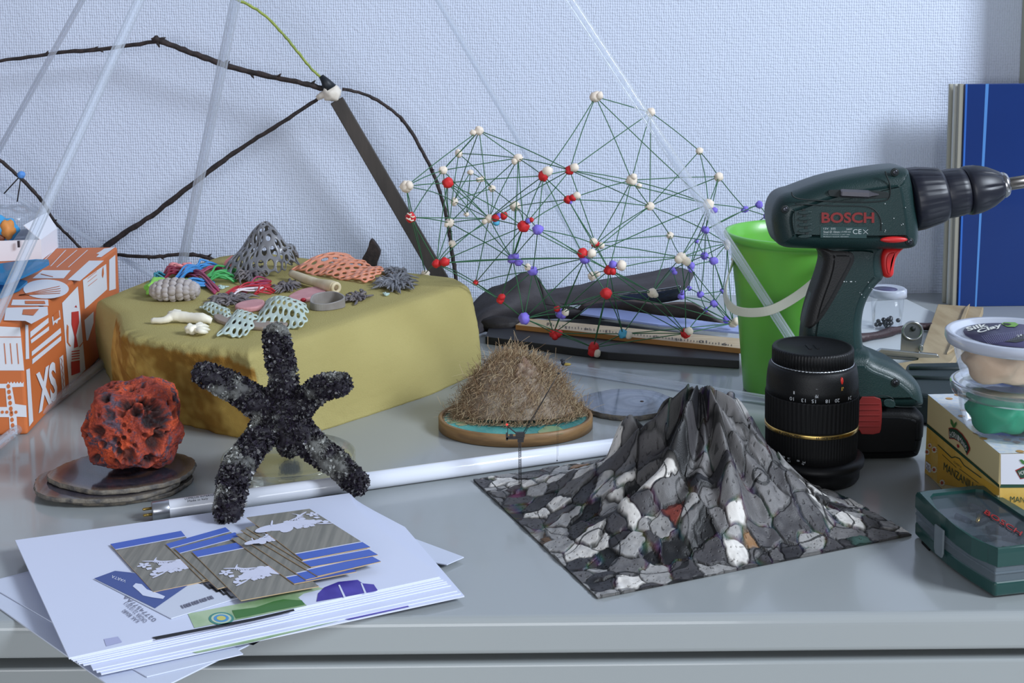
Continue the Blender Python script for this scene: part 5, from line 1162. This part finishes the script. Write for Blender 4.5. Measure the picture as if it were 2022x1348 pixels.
# ================================================================ green bucket
bY = 1.375; bc = Vector((P(1574, 470, bY).x, bY, 0)); zb = P(1574, 461, bY).z; bs_ = (P(1718, 461, bY).x-P(1431, 461, bY).x)/2/.0842; hs_ = zb/.169; print('bucket', bs_, hs_)
gm = M('bucket_green', (104, 184, 70), .35, coat=.1, sss=.1)
bk_ = thing('green_bucket', 'small bright green plastic toy bucket with a cream strap handle behind the drill', 'bucket', bc)
pr = [(.001,.0015),(.056,.0015),(.058,.0005),(.0595,.002),(.0620,.03),(.0690,.10),(.0762,.158),(.0775,.1625),(.0800,.1632),(.0835,.1655),(.0842,.169),(.0830,.1715),(.0800,.1722),(.0775,.1705),(.0745,.158),(.0673,.10),(.0604,.03),(.0580,.0040),(.001,.0035)]
pr = [(r*bs_, z*hs_) for r, z in pr]; mesh('tub', *latheg(pr, bc, 96), gm, bk_)
hp = [(1449,512,1.43),(1438,545,1.40),(1432,575,1.375),(1437,598,1.352),(1455,613,1.338),(1490,617,1.330),(1530,609,1.325),(1580,580,1.325),(1630,538,1.33),(1680,492,1.35),(1700,470,1.38),(1712,462,1.42)]
W = smoothpts([P(p[0], p[1], p[2]-.055) for p in hp], 6); V = []; Fc = []
for i, p in enumerate(W):
    t = (W[min(i+1, len(W)-1)]-W[max(i-1, 0)]).normalized(); od = Vector((p.x-bc.x, p.y-bc.y, 0)).normalized(); sd = t.cross(od).normalized()*.0048; od = od*.0009
    V += [p+sd+od, p-sd+od, p-sd-od, p+sd-od]
for i in range(len(W)-1):
    for k in range(4): Fc.append((i*4+k, i*4+(k+1) % 4, i*4+4+(k+1) % 4, i*4+4+k))
Fc += [(3, 2, 1, 0), tuple(range(len(V)-4, len(V)))]
bev(mesh('strap_handle', V, Fc, M('cream_strap', (206, 208, 190), .45), bk_, smooth=False), .0006, 2)
for p in (W[0], W[-1]): mesh('handle_pivot', *icog(p+Vector((0, .002, 0)), (.003, .003, .003), 2), MATS['cream_strap'], bk_)
# ================================================================ tea box, tubs, bit box
TL_ = G(1827, 933); hT = P(1833, 779, TL_.y).z; TFt = G(1974, 896, hT); TF = Vector((TFt.x, TFt.y, 0))
ud = (TF-TL_).normalized(); rd_ = Vector((-ud.y, ud.x, 0)); rd_ = rd_ if rd_.x > 0 else -rd_
WT = .072
tea = thing('tea_box', 'yellow and cream chamomile tea carton under the two clay tubs at the right', 'box', TL_)
crm = M('carton_cream', (206, 190, 142), .55); yel = M('carton_yellow', (196, 156, 66), .55, c2=(204, 172, 92), vs=70); dgn = M('carton_green', (30, 66, 48), .5); wht = M('carton_pale', (206, 208, 216), .55); 
V, Fc = prism([TL_, TF, TF+rd_*WT, TL_+rd_*WT], (0, 0, hT)); bev(mesh('carton_body', V, Fc, crm, tea, smooth=False), .0008, 2)
pl1 = plane3(TL_, TF, TL_+Vector((0, 0, hT))); pl2 = plane3(TF, TF+rd_, TFt); pl3 = (TFt, Vector((0, 0, 1)))
fx = lambda X, Y: (1780+X/3.372, 800+Y/3.372)
def d1_(p, m, l=.0004, name='print'): return decal([fx(*q) for q in p], pl1, m, tea, name, l)
d1_([(172,118),(655,528),(655,580),(560,540),(250,520),(157,448),(172,135)], yel)
d1_([(172,118),(655,528),(655,548),(172,140)], dgn, .0006)
d1_([(250,262),(340,348),(360,340),(380,345),(405,360),(425,400),(655,560),(655,600),(240,515)], M('carton_amber', (204, 158, 52), .5), .0006)
for p in ([(245,262),(252,262),(342,346),(340,352)], [(340,346),(362,340),(364,346),(342,352)], [(362,340),(395,352),(394,358),(364,346)], [(395,352),(425,398),(422,402),(392,358)], [(425,398),(540,480),(538,486),(422,402)], [(278,325),(372,412),(372,416),(278,329)], [(392,420),(520,515),(520,519),(392,424)]): d1_(p, dgn, .0009)
fl_r = M('flower_orange', (172, 70, 40), .5); fl_w = M('petal_white', (214, 210, 190), .5)
for (x, y, r) in ((178, 310, 9), (226, 295, 10), (195, 430, 8), (225, 428, 10), (196, 268, 7), (278, 515, 10)):
    for k in range(9): 
        a = k*2*PI/9; d1_([(x+r*1.1*math.cos(a)+r*.9*math.cos(a+t)*(.9), y+r*1.7*math.sin(a)+r*.45*math.sin(a+t)) for t in np.linspace(0, 2*PI, 9)[:-1]], fl_w, .0008+.00003*k, 'petal_print')
    d1_([(x+r*.8*math.cos(t), y+r*1.2*math.sin(t)) for t in np.linspace(0, 2*PI, 13)[:-1]], fl_r, .0013, 'flower_print')
d1_([(172,370),(205,395),(203,448),(170,420)], wht, .0014)
text_on('25', pl1, fx(176, 418), fx(197, 438), fx(177, 385), M('text_brown', (90, 70, 50), .5), tea, lift=.0016)
text_on('MANZANILLA', pl1, fx(288, 428), fx(520, 592), fx(292, 378), dgn, tea, lift=.0012)
text_on('CLASICA', pl1, fx(356, 380), fx(408, 420), fx(358, 368), dgn, tea, lift=.0012)
d1_([(318,150),(345,148),(375,158),(410,190),(445,240),(462,285),(460,300),(440,334),(425,290),(390,245),(355,225),(322,222)], M('logo_red', (150, 40, 40), .5), .0006)
d1_([(322,155),(345,153),(375,163),(408,194),(440,243),(457,286),(440,325),(422,282),(388,238),(354,219),(326,217)], dgn, .0008)
tw_ = M('text_white', (216, 218, 212), .5)
let = [(329,172,10,38),(343,170,11,38),(357,176,11,38),(370,185,10,38),(384,196,5,38),(392,204,14,38),(408,222,11,36),(420,240,11,36),(433,262,10,34)]
for (x, y, w_, h_), ch_ in zip(let, 'HORNIMANS'): text_on(ch_, pl1, fx(x, y+h_), fx(x+w_, y+h_+w_*.85), fx(x, y), tw_, tea, lift=.0011)
lfm = M('leaf_green', (58, 110, 54), .5)
d1_([(350,148),(334,120),(332,90),(344,100),(353,125),(356,148)], lfm, .0009, 'leaf_print'); d1_([(352,148),(360,120),(374,108),(375,125),(362,150)], lfm, .001, 'leaf_print')
d1_([(374,258),(388,262),(392,280),(380,284),(376,272)], MATS['logo_red'], .0008)
def d2_(p, m, l=.0004): return decal([fx(*q) for q in p], pl2, m, tea, 'print', l)
d2_([(660,322),(1100,318),(1100,525),(660,525)], wht); d2_([(660,525),(1100,525),(1100,545),(652,547)], dgn, .0006); d2_([(654,547),(1100,545),(1100,760),(654,740)], yel)
text_on('MANZANILLA', pl2, fx(722, 640), fx(1010, 655), fx(722, 603), dgn, tea, lift=.0008)
d2_([(755,430),(816,402),(900,400),(900,470),(790,490)], MATS['logo_red'], .0006); d2_([(762,434),(816,408),(900,406),(900,465),(792,483)], dgn, .0008); text_on('HORNIMANS', pl2, fx(782, 462), fx(900, 440), fx(776, 436), tw_, tea, lift=.0011); d2_([(782,360),(800,358),(830,380),(830,398),(800,385)], lfm, .0008)
def d3_(p, m, l=.0004): return decal([fx(*q) for q in p], pl3, m, tea, 'print', l)
T4 = [TL_+Vector((0, 0, hT)), TFt, TFt+rd_*WT, TL_+rd_*WT+Vector((0, 0, hT))]
mesh('top_print', [p+Vector((0, 0, .0004)) for p in T4], [(0, 1, 2, 3)], M('top_blue_white', (188, 200, 216), .55, c2=(212, 214, 214), vs=220), tea, smooth=False)
rnd = random.Random(6)
for k in range(46):
    a, b = rnd.random(), rnd.random(); c = T4[0].lerp(T4[1], a).lerp(T4[3].lerp(T4[2], a), b)+Vector((0, 0, .0007))
    mesh('daisy_print', [c+Vector((.0032*math.cos(t), .0032*math.sin(t), 0)) for t in np.linspace(0, 2*PI, 11)[:-1]], [tuple(range(10))], M('daisy_brown', (184, 140, 84), .5), tea, smooth=False)
# tubs
tcy = G(1985, 881, hT).y+.036; tcx = P(1995, 860, tcy).x
plast = CLEAR('tub_plastic', (252, 253, 254), .5, .10, .05, (206, 212, 222)); lidp = CLEAR('lid_plastic', (246, 248, 250), .8, .15, .62, (200, 206, 220))
tz = (P(1995, 657, tcy).z-hT-.001)/(.0355+.0345); print('tz', tz)
def tub(z, label, claymat, low=False):
    b = Vector((tcx, tcy, z)); bpy.context.view_layer.update(); t = thing('clay_tub', label, 'tub', b, )
    mesh('cup', *latheg([(.001,0),(.029,0),(.0325,.002),(.0370,.018),(.0385,.027),(.0395,.0285),(.0395,.030)], b, 72), plast, t)
    mesh('lid', *latheg([(.001,.0325),(.0345,.0325),(.0360,.0310),(.0380,.0310),(.0395,.0345),(.0425,.0350),(.0437,.0340),(.0437,.0300),(.0425,.0270),(.0400,.0265),(.0400,.0290),(.0415,.0300),(.0405,.0305)], b, 96), plast if low else lidp, t)
    g = [blobg(b+Vector((-.012, -.004, .013)), (.0205, .024, .0125), 3, .25, 1.7, 4), blobg(b+Vector((.012, .002, .012)), (.020, .026, .0115), 8, .25, 1.7, 4), blobg(b+Vector((-.004, .004, .019)), (.024, .022, .008), 5, .35, 2.2, 4)]
    V, Fc = join(g); W = []
    for v in V:
        v = Vector(v); h = min(max((v.z-z)*1.2, .0022), .0300); r = math.hypot(v.x-tcx, v.y-tcy); rm = np.interp(h, [0, .002, .018, .028], [.027, .0295, .0340, .0352]); s_ = min(1, rm/max(r, 1e-6)); W.append((tcx+(v.x-tcx)*s_, tcy+(v.y-tcy)*s_, z+h))
    mesh('clay', W, Fc, claymat, t)
    for ch in t.children:
        for v in ch.data.vertices: v.co.z *= tz; v.co.x *= 1.24*(.90 if low else 1); v.co.y *= 1.24*(.90 if low else 1)
    return t
t1_ = tub(hT+.001, 'lower clear tub of green modelling clay standing on the tea carton', M('tub_green_clay', (40, 150, 112), .6, bump=.2), True)
zt2 = hT+.001+.0355*tz
t2_ = tub(zt2, 'upper clear tub of cream modelling clay with a dark printed lid label', M('tub_cream_clay', (232, 208, 180), .65, c2=(222, 192, 162), vs=50, bump=.3))
cz = zt2+.0330*tz; cL = Vector((tcx, tcy, cz)); pL = (Vector((0, 0, cz+.0001)), Vector((0, 0, 1)))
for ch_ in ():
    pass
lbm = M('label_indigo', (72, 70, 104), .45)
mesh('label', *latheg([(.0395, 0), (.0395, .0002)], cL+Vector((0, 0, 0)), 64), lbm, t2_)
pL = (Vector((0, 0, cz+.0004)), Vector((0, 0, 1))); f5 = lambda X, Y: (1780+X/3.744, 540+Y/3.744)
text_on('Silk', pL, f5(492, 428), f5(642, 392), f5(470, 402), tw_, t2_, bold=.03); text_on('Clay', pL, f5(572, 452), f5(752, 400), f5(552, 420), tw_, t2_, bold=.03)
for k in range(9): y = 440+k*7; text_on('iiiiiiiiiiiiiiiiiiiii', pL, f5(600+k*6-8, y+28), f5(906, y-14), f5(600+k*6-9, y+25), M('label_fine', (130, 128, 160), .5), t2_)
def dL(p, m, l=.0003): return decal([f5(*q) for q in p], pL, m, t2_, 'print', l)
dL([(738,372),(760,360),(840,362),(866,378),(840,396),(780,394)], M('label_green', (110, 160, 70), .5)); dL([(750,368),(790,370),(815,378),(790,388),(760,382)], M('label_dark', (30, 36, 34), .5), .0005); dL([(760,505),(906,448),(906,500),(850,512)], M('label_dark', (30, 36, 34), .5), .0004)
text_on('24', pL, f5(858, 476), f5(895, 466), f5(850, 462), tw_, t2_, lift=.0008)
# ================================================================ bit box
zt = P(1967, 1083, G(1958, 1183).y).z; print('bitbox h', zt)
Fp = G(1967, 1083, zt); BL = G(1808, 968, zt); BM = G(1939, 954, zt); FR = G(2130, 1066, zt); BR = FR+(BM-BL)*.9
BR = G(2070, 1030, zt)
ctr = (Fp+BL+BM+FR)/4; ctr.z = 0
bb = thing('bit_box', 'dark green hinged drill bit box with a see-through lid window at the right front', 'case', ctr)
side = [BL.lerp(Fp, t)+Vector((-1, -.5, 0)).normalized()*.0055*math.sin(PI*t) for t in np.linspace(0, 1, 9)]
outl = side+[FR]+[BR]+[BM]
def scl(pts, f): return [Vector((ctr.x+(p.x-ctr.x)*f, ctr.y+(p.y-ctr.y)*f, p.z)) for p in pts]
def slabz(name, pts, z0, z1, mat, bw=.002, sc0=1, parent=bb):
    pts = [Vector((p.x, p.y, z0)) for p in scl(pts, sc0)]; V, Fc = prism(pts, (0, 0, z1-z0)); return bev(mesh(name, V, Fc, mat, parent, smooth=False), bw, 3)
gcase = M('case_green', (26, 66, 62), .32, coat=.2)
slabz('base', outl, .0015, .0125, gcase, .002, 1.0); slabz('rubber_foot', side[1:3]+[side[2]+Vector((.006, .004, 0)), side[1]+Vector((.006, .004, 0))], .0001, .003, dbk, .0005)
mid = CLEAR('case_clear', (240, 244, 246), .8, .1, .55, (120, 132, 140))
slabz('clear_body', outl, .0118, .0245, mid, .001, .985)
slabz('clear_lip', outl, .0182, .0200, mid, .0005, 1.0)
# lid frame: ring
inn = [BL.lerp(Fp, t) for t in (.06, .3, .55, .8, .93)]
ix = Vector((.0115, .001, 0)); inn = [G(1833, 975, zt), G(1850, 1004, zt), G(1882, 1035, zt), G(1925, 1065, zt), G(1973, 1083, zt)+Vector((0, .002, 0)), G(2075, 1070, zt)+Vector((0, .002, 0)), G(2038, 1030, zt), G(1938, 964, zt)]
nO_ = 40
oR = resample([Vector((p.x, p.y, 0)) for p in outl], nO_); 
def nearest_ring(inner, outer):
    c = sum(inner, Vector())/len(inner); out = []
    for o_ in outer:
        best = None; d = (o_-c)
        for i in range(len(inner)):
            a = inner[i]; b = inner[(i+1) % len(inner)]; e = b-a; den = d.x*e.y-d.y*e.x
            if abs(den) < 1e-12: continue
            t = ((a.x-c.x)*e.y-(a.y-c.y)*e.x)/den; s_ = ((a.x-c.x)*d.y-(a.y-c.y)*d.x)/den
            if t > 0 and -1e-6 <= s_ <= 1+1e-6: best = c+d*t
        out.append(best if best else c+d*.7)
    return out
iR = nearest_ring([Vector((p.x, p.y, 0)) for p in inn], oR)
V = []; Fc = []
for o_, i2 in zip(oR, iR):
    m_ = i2+(o_-i2)*.0; V += [(o_.x, o_.y, .0240), (o_.x, o_.y, zt-.004), (o_.x+(i2.x-o_.x)*.12, o_.y+(i2.y-o_.y)*.12, zt-.0008), (o_.x+(i2.x-o_.x)*.3, o_.y+(i2.y-o_.y)*.3, zt), (i2.x, i2.y, zt), (i2.x, i2.y, zt-.004), (i2.x, i2.y, .0240)]
for k in range(nO_):
    for j in range(7): Fc.append((k*7+j, ((k+1) % nO_)*7+j, ((k+1) % nO_)*7+(j+1) % 7, k*7+(j+1) % 7))
mesh('lid_frame', V, Fc, gcase, bb, smooth=False)
wn = CLEAR('lid_window', (250, 251, 252), .8, .08, .12, (150, 162, 176))
mesh('lid_window', [(p.x, p.y, zt-.0025) for p in iR], [tuple(range(nO_))], wn, bb, smooth=False)
pW = (Vector((0, 0, zt-.002)), Vector((0, 0, 1)))
lo = text_on('BOSCH', pW, fx(548, 722), fx(790, 872), fx(566, 700), M('logo_red_lid', (150, 32, 36), .45), bb, 'logo_lettering'); mod(lo, 'SOLIDIFY', thickness=.0006, offset=0)
rnd = random.Random(3); drk = M('bit_dark', (38, 42, 52), .35, metal=.5)
ci = sum(iR, Vector())/len(iR)
for k in range(16):
    a, b = rnd.random(), rnd.random(); p = ci+(iR[int(a*nO_) % nO_]-ci)*(.25+.55*b); dr = Vector((rnd.uniform(-1, 1), rnd.uniform(-1, 1), 0)).normalized()*.007
    p.z = .0262; mesh('drill_bit', *tubeg([p-dr, p+dr*.4, p+dr], [.0026, .0026, .0012], 6), drk, bb, smooth=False)
p = G(1932, 1026, .028); mesh('brass_bit', *tubeg([p+Vector((-.003, -.005, 0)), p+Vector((.003, .005, .001))], [.0016, .0020], 6), MATS['brass'], bb)
# latch
lp = [fx(222,838),(1850,1057),fx(318,905),fx(316,960),fx(300,1075),fx(285,1088),fx(270,1085),fx(205,1020),fx(202,1000)]
q0, q1 = side[3], side[5]; dirn = (q1-q0).normalized(); nn = Vector((dirn.y, -dirn.x, 0)); nn = nn if nn.y < 0 else -nn
V, Fc = prism([q0+nn*.0015+Vector((0, 0, z-zt)) if i == 0 else p_ for i, (p_, z) in enumerate([(None, .029)]+[((q0+dirn*s_+nn*.0016)*1, 0) for s_ in ()])] if False else [Vector((q0.x, q0.y, 0))+nn*.0018+dirn*s_+Vector((0, 0, z)) for s_, z in ((0, .029), (.013, .029), (.013, .010), (.011, .006), (.002, .006), (0, .010))], nn*.0018)
bev(mesh('latch', V, Fc, CLEAR('latch_plastic', (214, 220, 224), .8, .1, .4, (160, 172, 178)), bb, smooth=False), .0008, 2)
# ================================================================ blue panel and strips at the right
YP = 1.760; x0 = P(1897, 400, YP).x; zp_ = P(1900, 166, YP).z
blue = M('blue_gloss', (14, 44, 104), .2, coat=.4, c2=(16, 50, 114), vs=3)
V, Fc = boxg((x0, YP, .0), (.741, YP+.015, zp_)); bpn = thing('blue_panel', 'tall glossy dark blue panel leaning upright in the right corner', 'panel', (x0+.04, YP, 0))
bev(mesh('board', V, Fc, blue, bpn, smooth=False), .001, 2)
V, Fc = prism([Vector((x0+.025, YP-.0002, .0)), Vector((x0+.0275, YP-.0002, 0)), Vector((x0+.0335, YP-.0002, zp_)), Vector((x0+.029, YP-.0002, zp_))], (0, .001, 0)); mesh('painted_reflection', V, Fc, M('reflection_sky', (80, 134, 200), .3), bpn, smooth=False)  # bright reflection on the gloss, painted as a pale blue sliver
V, Fc = boxg((x0+.001, YP-.0015, 0), (x0+.0035, YP, zp_)); mesh('edge_reflection', V, Fc, M('reflection_blue', (50, 104, 190), .3), bpn, smooth=False)  # second vertical reflection painted in lighter blue along the panel's left side
for k, (xa, xb, ya, yb, m_, lb) in enumerate(((1868, 1877, YP+.024, YP+.030, (166, 164, 152), 'outermost off-white board edge left of the blue panel'), (1878, 1886, YP+.012, YP+.019, (196, 196, 190), 'middle off-white board edge left of the blue panel'), (1887, 1896, YP+.001, YP+.009, (150, 146, 134), 'grey-beige board edge touching the blue panel'))):
    a = P(xa, 400, ya); b = P(xb, 400, ya); zz = P(xa, 166, ya).z
    o = mesh('foam_board', *boxg((a.x, ya, 0), (b.x, yb, zz)), M('board_%d' % k, m_, .7), base=(a.x, ya, 0), smooth=False); bev(o, .0008, 2); tag(o, lb, 'board')
# ================================================================ things behind, middle
slate = M('bark_slate', (74, 72, 78), .75, c2=(56, 52, 56), vs=14, bump=.5, bs=260, stretch=(1, 3, 3))
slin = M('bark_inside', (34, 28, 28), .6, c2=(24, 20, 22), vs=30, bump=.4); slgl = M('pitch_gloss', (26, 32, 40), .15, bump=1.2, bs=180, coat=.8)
def curled(name, label, rows, mat, th=.004):
    """rows: list of 3-D polylines, lofted into a thick curled sheet"""
    k = 8; R_ = [smoothpts(r, k) for r in rows]; n = len(R_[0]); cols = [smoothpts([r[i] for r in R_], 4) for i in range(n)]; m = len(cols[0]); V = [p+Vector((0, 0, .0012*noise.noise(p*60))) for c in cols for p in c]
    Fc = [(i*m+j, (i+1)*m+j, (i+1)*m+j+1, i*m+j+1) for i in range(n-1) for j in range(m-1)]
    lo = min(v.z for v in V); o = mesh(name, V, Fc, mat, base=(V[0].x, V[0].y, max(0, lo))); mod(o, 'SOLIDIFY', thickness=th, offset=0); return tag(o, label, 'bark')
# left shard: a mound with a cave
curled('bark_shard', 'dark grey curved bark shard just right of the foam block', [
    [P(935, 600, 1.70), P(965, 572, 1.70), P(1000, 560, 1.69), P(1030, 540, 1.69), P(1058, 544, 1.69), P(1070, 570, 1.68), P(1072, 600, 1.68)],
    [P(935, 625, 1.67), P(970, 600, 1.67), P(1000, 585, 1.67), P(1035, 570, 1.67), P(1070, 585, 1.68), P(1100, 605, 1.69), P(1150, 612, 1.70)],
    [P(935, 645, 1.63), P(965, 618, 1.64), P(1000, 612, 1.65), P(1040, 612, 1.67), P(1090, 616, 1.69), P(1150, 620, 1.70), P(1200, 622, 1.70)],
    [G(935, 662, .003), G(965, 652, .003), G(1000, 640, .003), G(1040, 628, .003), G(1090, 626, .003), G(1150, 627, .003), G(1200, 628, .003)]], slate)
o = mesh('bark_lump', *blobg(G(985, 640, .012), (.030, .014, .011), 7, .3, 2, 3), slin, base=P(1010, 655, 1.66)); tag(o, 'dark bark core under the curved bark shard right of the foam', 'bark')
# right long shard with glossy hollow
curled('bark_shard', 'long dark bark shard with a glossy black hollow, behind the wooden ruler', [
    [P(1072, 575, 1.72), P(1140, 565, 1.73), P(1200, 552, 1.74), P(1270, 542, 1.74), P(1330, 530, 1.74), P(1372, 540, 1.74)],
    [P(1075, 590, 1.70), P(1140, 585, 1.70), P(1210, 572, 1.70), P(1270, 570, 1.70), P(1330, 560, 1.70), P(1360, 560, 1.70)],
    [P(1090, 600, 1.69), P(1150, 600, 1.69), P(1220, 592, 1.69), P(1280, 585, 1.685), P(1330, 580, 1.685), P(1350, 572, 1.69)]], slate, .004)
curled('pitch_hollow', 'glossy black hollow surface inside the long bark shard', [
    [P(1220, 582, 1.675), P(1260, 576, 1.675), P(1300, 572, 1.675), P(1345, 564, 1.675)], [P(1230, 590, 1.68), P(1265, 596, 1.68), P(1300, 598, 1.68), P(1345, 590, 1.68)]], slgl, .003)
curled('bark_shard', 'lower brown-grey bark flap tapering right towards the green bucket', [
    [P(1150, 600, 1.69), P(1230, 592, 1.68), P(1300, 600, 1.67), P(1365, 598, 1.67), P(1400, 620, 1.67), P(1440, 642, 1.67)],
    [P(1140, 612, 1.70), P(1230, 606, 1.70), P(1300, 610, 1.69), P(1365, 612, 1.68), P(1400, 624, 1.665), P(1436, 644, 1.64)],
    [G(1130, 618, .004), G(1230, 618, .004), G(1300, 622, .004), G(1365, 628, .004), G(1400, 636, .004), G(1436, 648, .004)]], M('bark_brown', (92, 84, 84), .75, c2=(72, 62, 60), vs=20, bump=.5), .003)
def flat(name, label, cat, px, z, th, mat, bw=.0006, grp=None):
    pts = [G(x, y, z+th) for x, y in px]; V, Fc = prism(pts, (0, 0, -th)); o = bev(mesh(name, V, Fc, mat, base=(pts[0].x, pts[0].y, z), smooth=False), bw, 2); return tag(o, label, cat, grp)
flat('plastic_strip', 'pale violet-blue flat plastic strip lying between the bark and the wooden ruler', 'strip', [(1145,618),(1162,602),(1300,622),(1460,642),(1460,655),(1300,640)], .016, .003, M('violet_plastic', (150, 164, 214), .3))
fb2 = flat('dark_case', 'long flat black case lying under the wooden ruler', 'case', [(958,664),(968,640),(1020,640),(1460,690),(1460,712),(1200,695)], .0, .010, M('case_black', (30, 30, 34), .5), .001)
rlw = M('ruler_wood', (196, 176, 146), .5, c2=(182, 160, 128), vs=30, stretch=(1, 6, 1)); 
rz_ = .0165; rpx = [(1018,641),(1040,628),(1464,668),(1466,688)]
rl = flat('wooden_ruler', 'wooden ruler with faded upside-down numbers running right to the green bucket', 'ruler', rpx, .0105, .006, rlw, .0006)
pRl = (Vector((0, 0, rz_)), Vector((0, 0, 1)))
inkr = M('ruler_ink', (70, 62, 56), .6)
for s_, x, y in (('16', 1085, 640), ('15', 1120, 647), ('14', 1160, 650), ('13', 1200, 655), ('12', 1295, 666), ('11', 1340, 671), ('10', 1388, 675), ('9', 1431, 680)):
    w2 = 8 if s_ == '10' else 5; text_on(s_, pRl, (x+w2, y-2.5), (x-w2, y-3.0), (x+w2, y+2.5), inkr, rl)
for k in range(60):
    t = k/60; x = 1080+t*370; y = 644+t*41-.8; L = 5 if k % 5 else 8; decal([(x,y),(x+1.3,y),(x+1.3,y-L*.6),(x,y-L*.6)], pRl, inkr, rl, 'tick_mark', .0004)
oe = M('ruler_edge_wood', (160, 112, 60), .5)
a = G(1018, 641, rz_); b = G(1466, 688, rz_); V, Fc = prism([a, b, b-Vector((0, 0, .0062)), a-Vector((0, 0, .0062))], (0, -.0008, 0)); mesh('ruler_edge', V, Fc, oe, rl, smooth=False)
# ================================================================ things behind, right of the drill
flat('white_tile', 'white flat board lying behind the drill under the small bead cup', 'board', [(1690,640),(1700,596),(1790,590),(1848,618),(1835,690),(1700,700)], 0, .006, M('board_white', (196, 202, 206), .4), .001)
pcx = P(1752, 610, 1.62); bcup = thing('bead_cup', 'small clear cup of black beads with a white lid behind the drill', 'cup', (pcx.x, 1.62, .0063))
cb0 = Vector((pcx.x, 1.62, .0065)); ht = P(1752, 575, 1.62).z-.0065
mesh('cup', *latheg([(.001,0),(.017,0),(.0185,.002),(.0215,ht)], cb0, 48), plast, bcup)
mesh('lid', *latheg([(.001,ht+.003),(.018,ht+.003),(.0215,ht+.005),(.0240,ht+.003),(.0242,ht-.006),(.0222,ht-.0065),(.0222,ht-.001)], cb0, 48), lidp, bcup)
mesh('lid_label', *latheg([(.0150, 0), (.0150, .0003)], cb0+Vector((-.003, 0, ht+.0031)), 32), lbm, bcup)
rnd = random.Random(9)
for k in range(26):
    a = rnd.uniform(0, 2*PI); r = .0145*math.sqrt(rnd.random()); mesh('bead', *icog(cb0+Vector((r*math.cos(a), r*math.sin(a), .0045+.0042*(k % 3)*rnd.uniform(.6, 1))), .0031, 2), M('bead_black', (28, 32, 40), .15, coat=.5), bcup)
lic = M('liquorice', (62, 42, 46), .5, c2=(44, 30, 34), vs=60, bump=.8, bs=300)
W = [G(1690, 668, .012), G(1730, 662, .012), G(1770, 652, .012), G(1810, 645, .012), G(1840, 645, .012)]
tag(mesh('brown_root', *tubeg(smoothpts(W, 5), [.0052+.0006*math.sin(i) for i in range(21)], 10, wob=.08), lic, base=(W[2].x, W[2].y, .006)), 'dark brown twisted root stick lying on the white board behind the drill', 'stick')
flat('wood_offcut', 'pale wood board offcut with a thin raised strip, beside the steel clip', 'board', [(1740,722),(1812,710),(1852,600),(1942,606),(1930,640),(1880,712),(1800,760)], .0065, .010, M('pine', (176, 158, 126), .5, c2=(158, 138, 106), vs=16, stretch=(4, 1, 1)), .001)
V, Fc = prism([G(1905, 612, .0168), G(1915, 603, .0168), G(1885, 690, .0168), G(1870, 700, .0168)], (0, 0, .003)); bev(mesh('raised_strip', V, Fc, MATS['pine'], bpy.data.objects['wood_offcut'], smooth=False), .0005)
# bulldog clip
cy_ = 1.44; clip = thing('bulldog_clip', 'steel bulldog clip with a round holed handle standing behind the drill', 'clip', G(1790, 712, .013))
cs = M('clip_steel', (170, 174, 176), .22, metal=.85)
V, Fc = prism([P(x, y, cy_) for x, y in ((1731,695),(1740,689),(1852,700),(1856,706),(1850,711),(1733,701))], (0, .006, 0)); V = [Vector(v) for v in V]
bev(mesh('jaw', V, Fc, cs, clip, smooth=False), .0008, 2)
V, Fc = prism([P(x, y, cy_+.001) for x, y in ((1735,701),(1850,711),(1848,716),(1737,707))], (0, .004, 0)); bev(mesh('lower_jaw', V, Fc, cs, clip, smooth=False), .0006, 2)
hb_ = [(1778,696)]+[(1802+22*math.cos(t), 655+22*math.sin(t)) for t in np.linspace(PI*.97, 2*PI+.1, 14)]+[(1817,694),(1812,699)]
pts = [P(x, y, cy_+.002) for x, y in hb_]; V, Fc = prism(pts, (0, .0012, 0)); bev(mesh('handle', V, Fc, cs, clip, smooth=False), .0005, 2)
mesh('handle_rim', *tubeg([P(1802+19*math.cos(t), 653+17*math.sin(t), cy_+.0015) for t in np.linspace(0, 2*PI, 25)[:-1]], .0012, 6, closed=True), cs, clip)
mesh('handle_hole', *latheg([(.0030, 0), (.0030, .0004)], P(1803, 649, cy_+.0012), 20, (0, -1, 0)), MATS['slot_dark'], clip)
mesh('spring_coil', *join([tubeg([P(1819+2.5*math.cos(t)+k*.4, 688+6*math.sin(t), cy_-.001) for t in np.linspace(0, 2*PI, 13)[:-1]], .0007, 5, closed=True) for k in range(3)]), cs, clip)
# dark green case behind
bx0 = G(1800, 800, 0); ccp = [(1772,770),(1790,715),(1900,713),(2010,712),(2010,772),(1900,790)]
pz_ = .033; V, Fc = prism([G(x, y, pz_) for x, y in ccp], (0, 0, -pz_+.001)); o = bev(mesh('dark_pouch', V, Fc, M('pouch_dark', (28, 42, 46), .6, bump=.2), base=G(1850, 760), smooth=False), .006, 4); tag(o, 'dark green-black padded pouch between the drill foot and the clay tubs', 'case')
for sname in ('pouch_ridge',):
    for k in range(2): mesh(sname, *tubeg([G(1795-k*8, 728+k*18, pz_+.0005), G(1880, 728+k*20, pz_+.0005), G(1990, 728+k*20, pz_+.0005)], .003, 8), MATS['pouch_dark'], o)
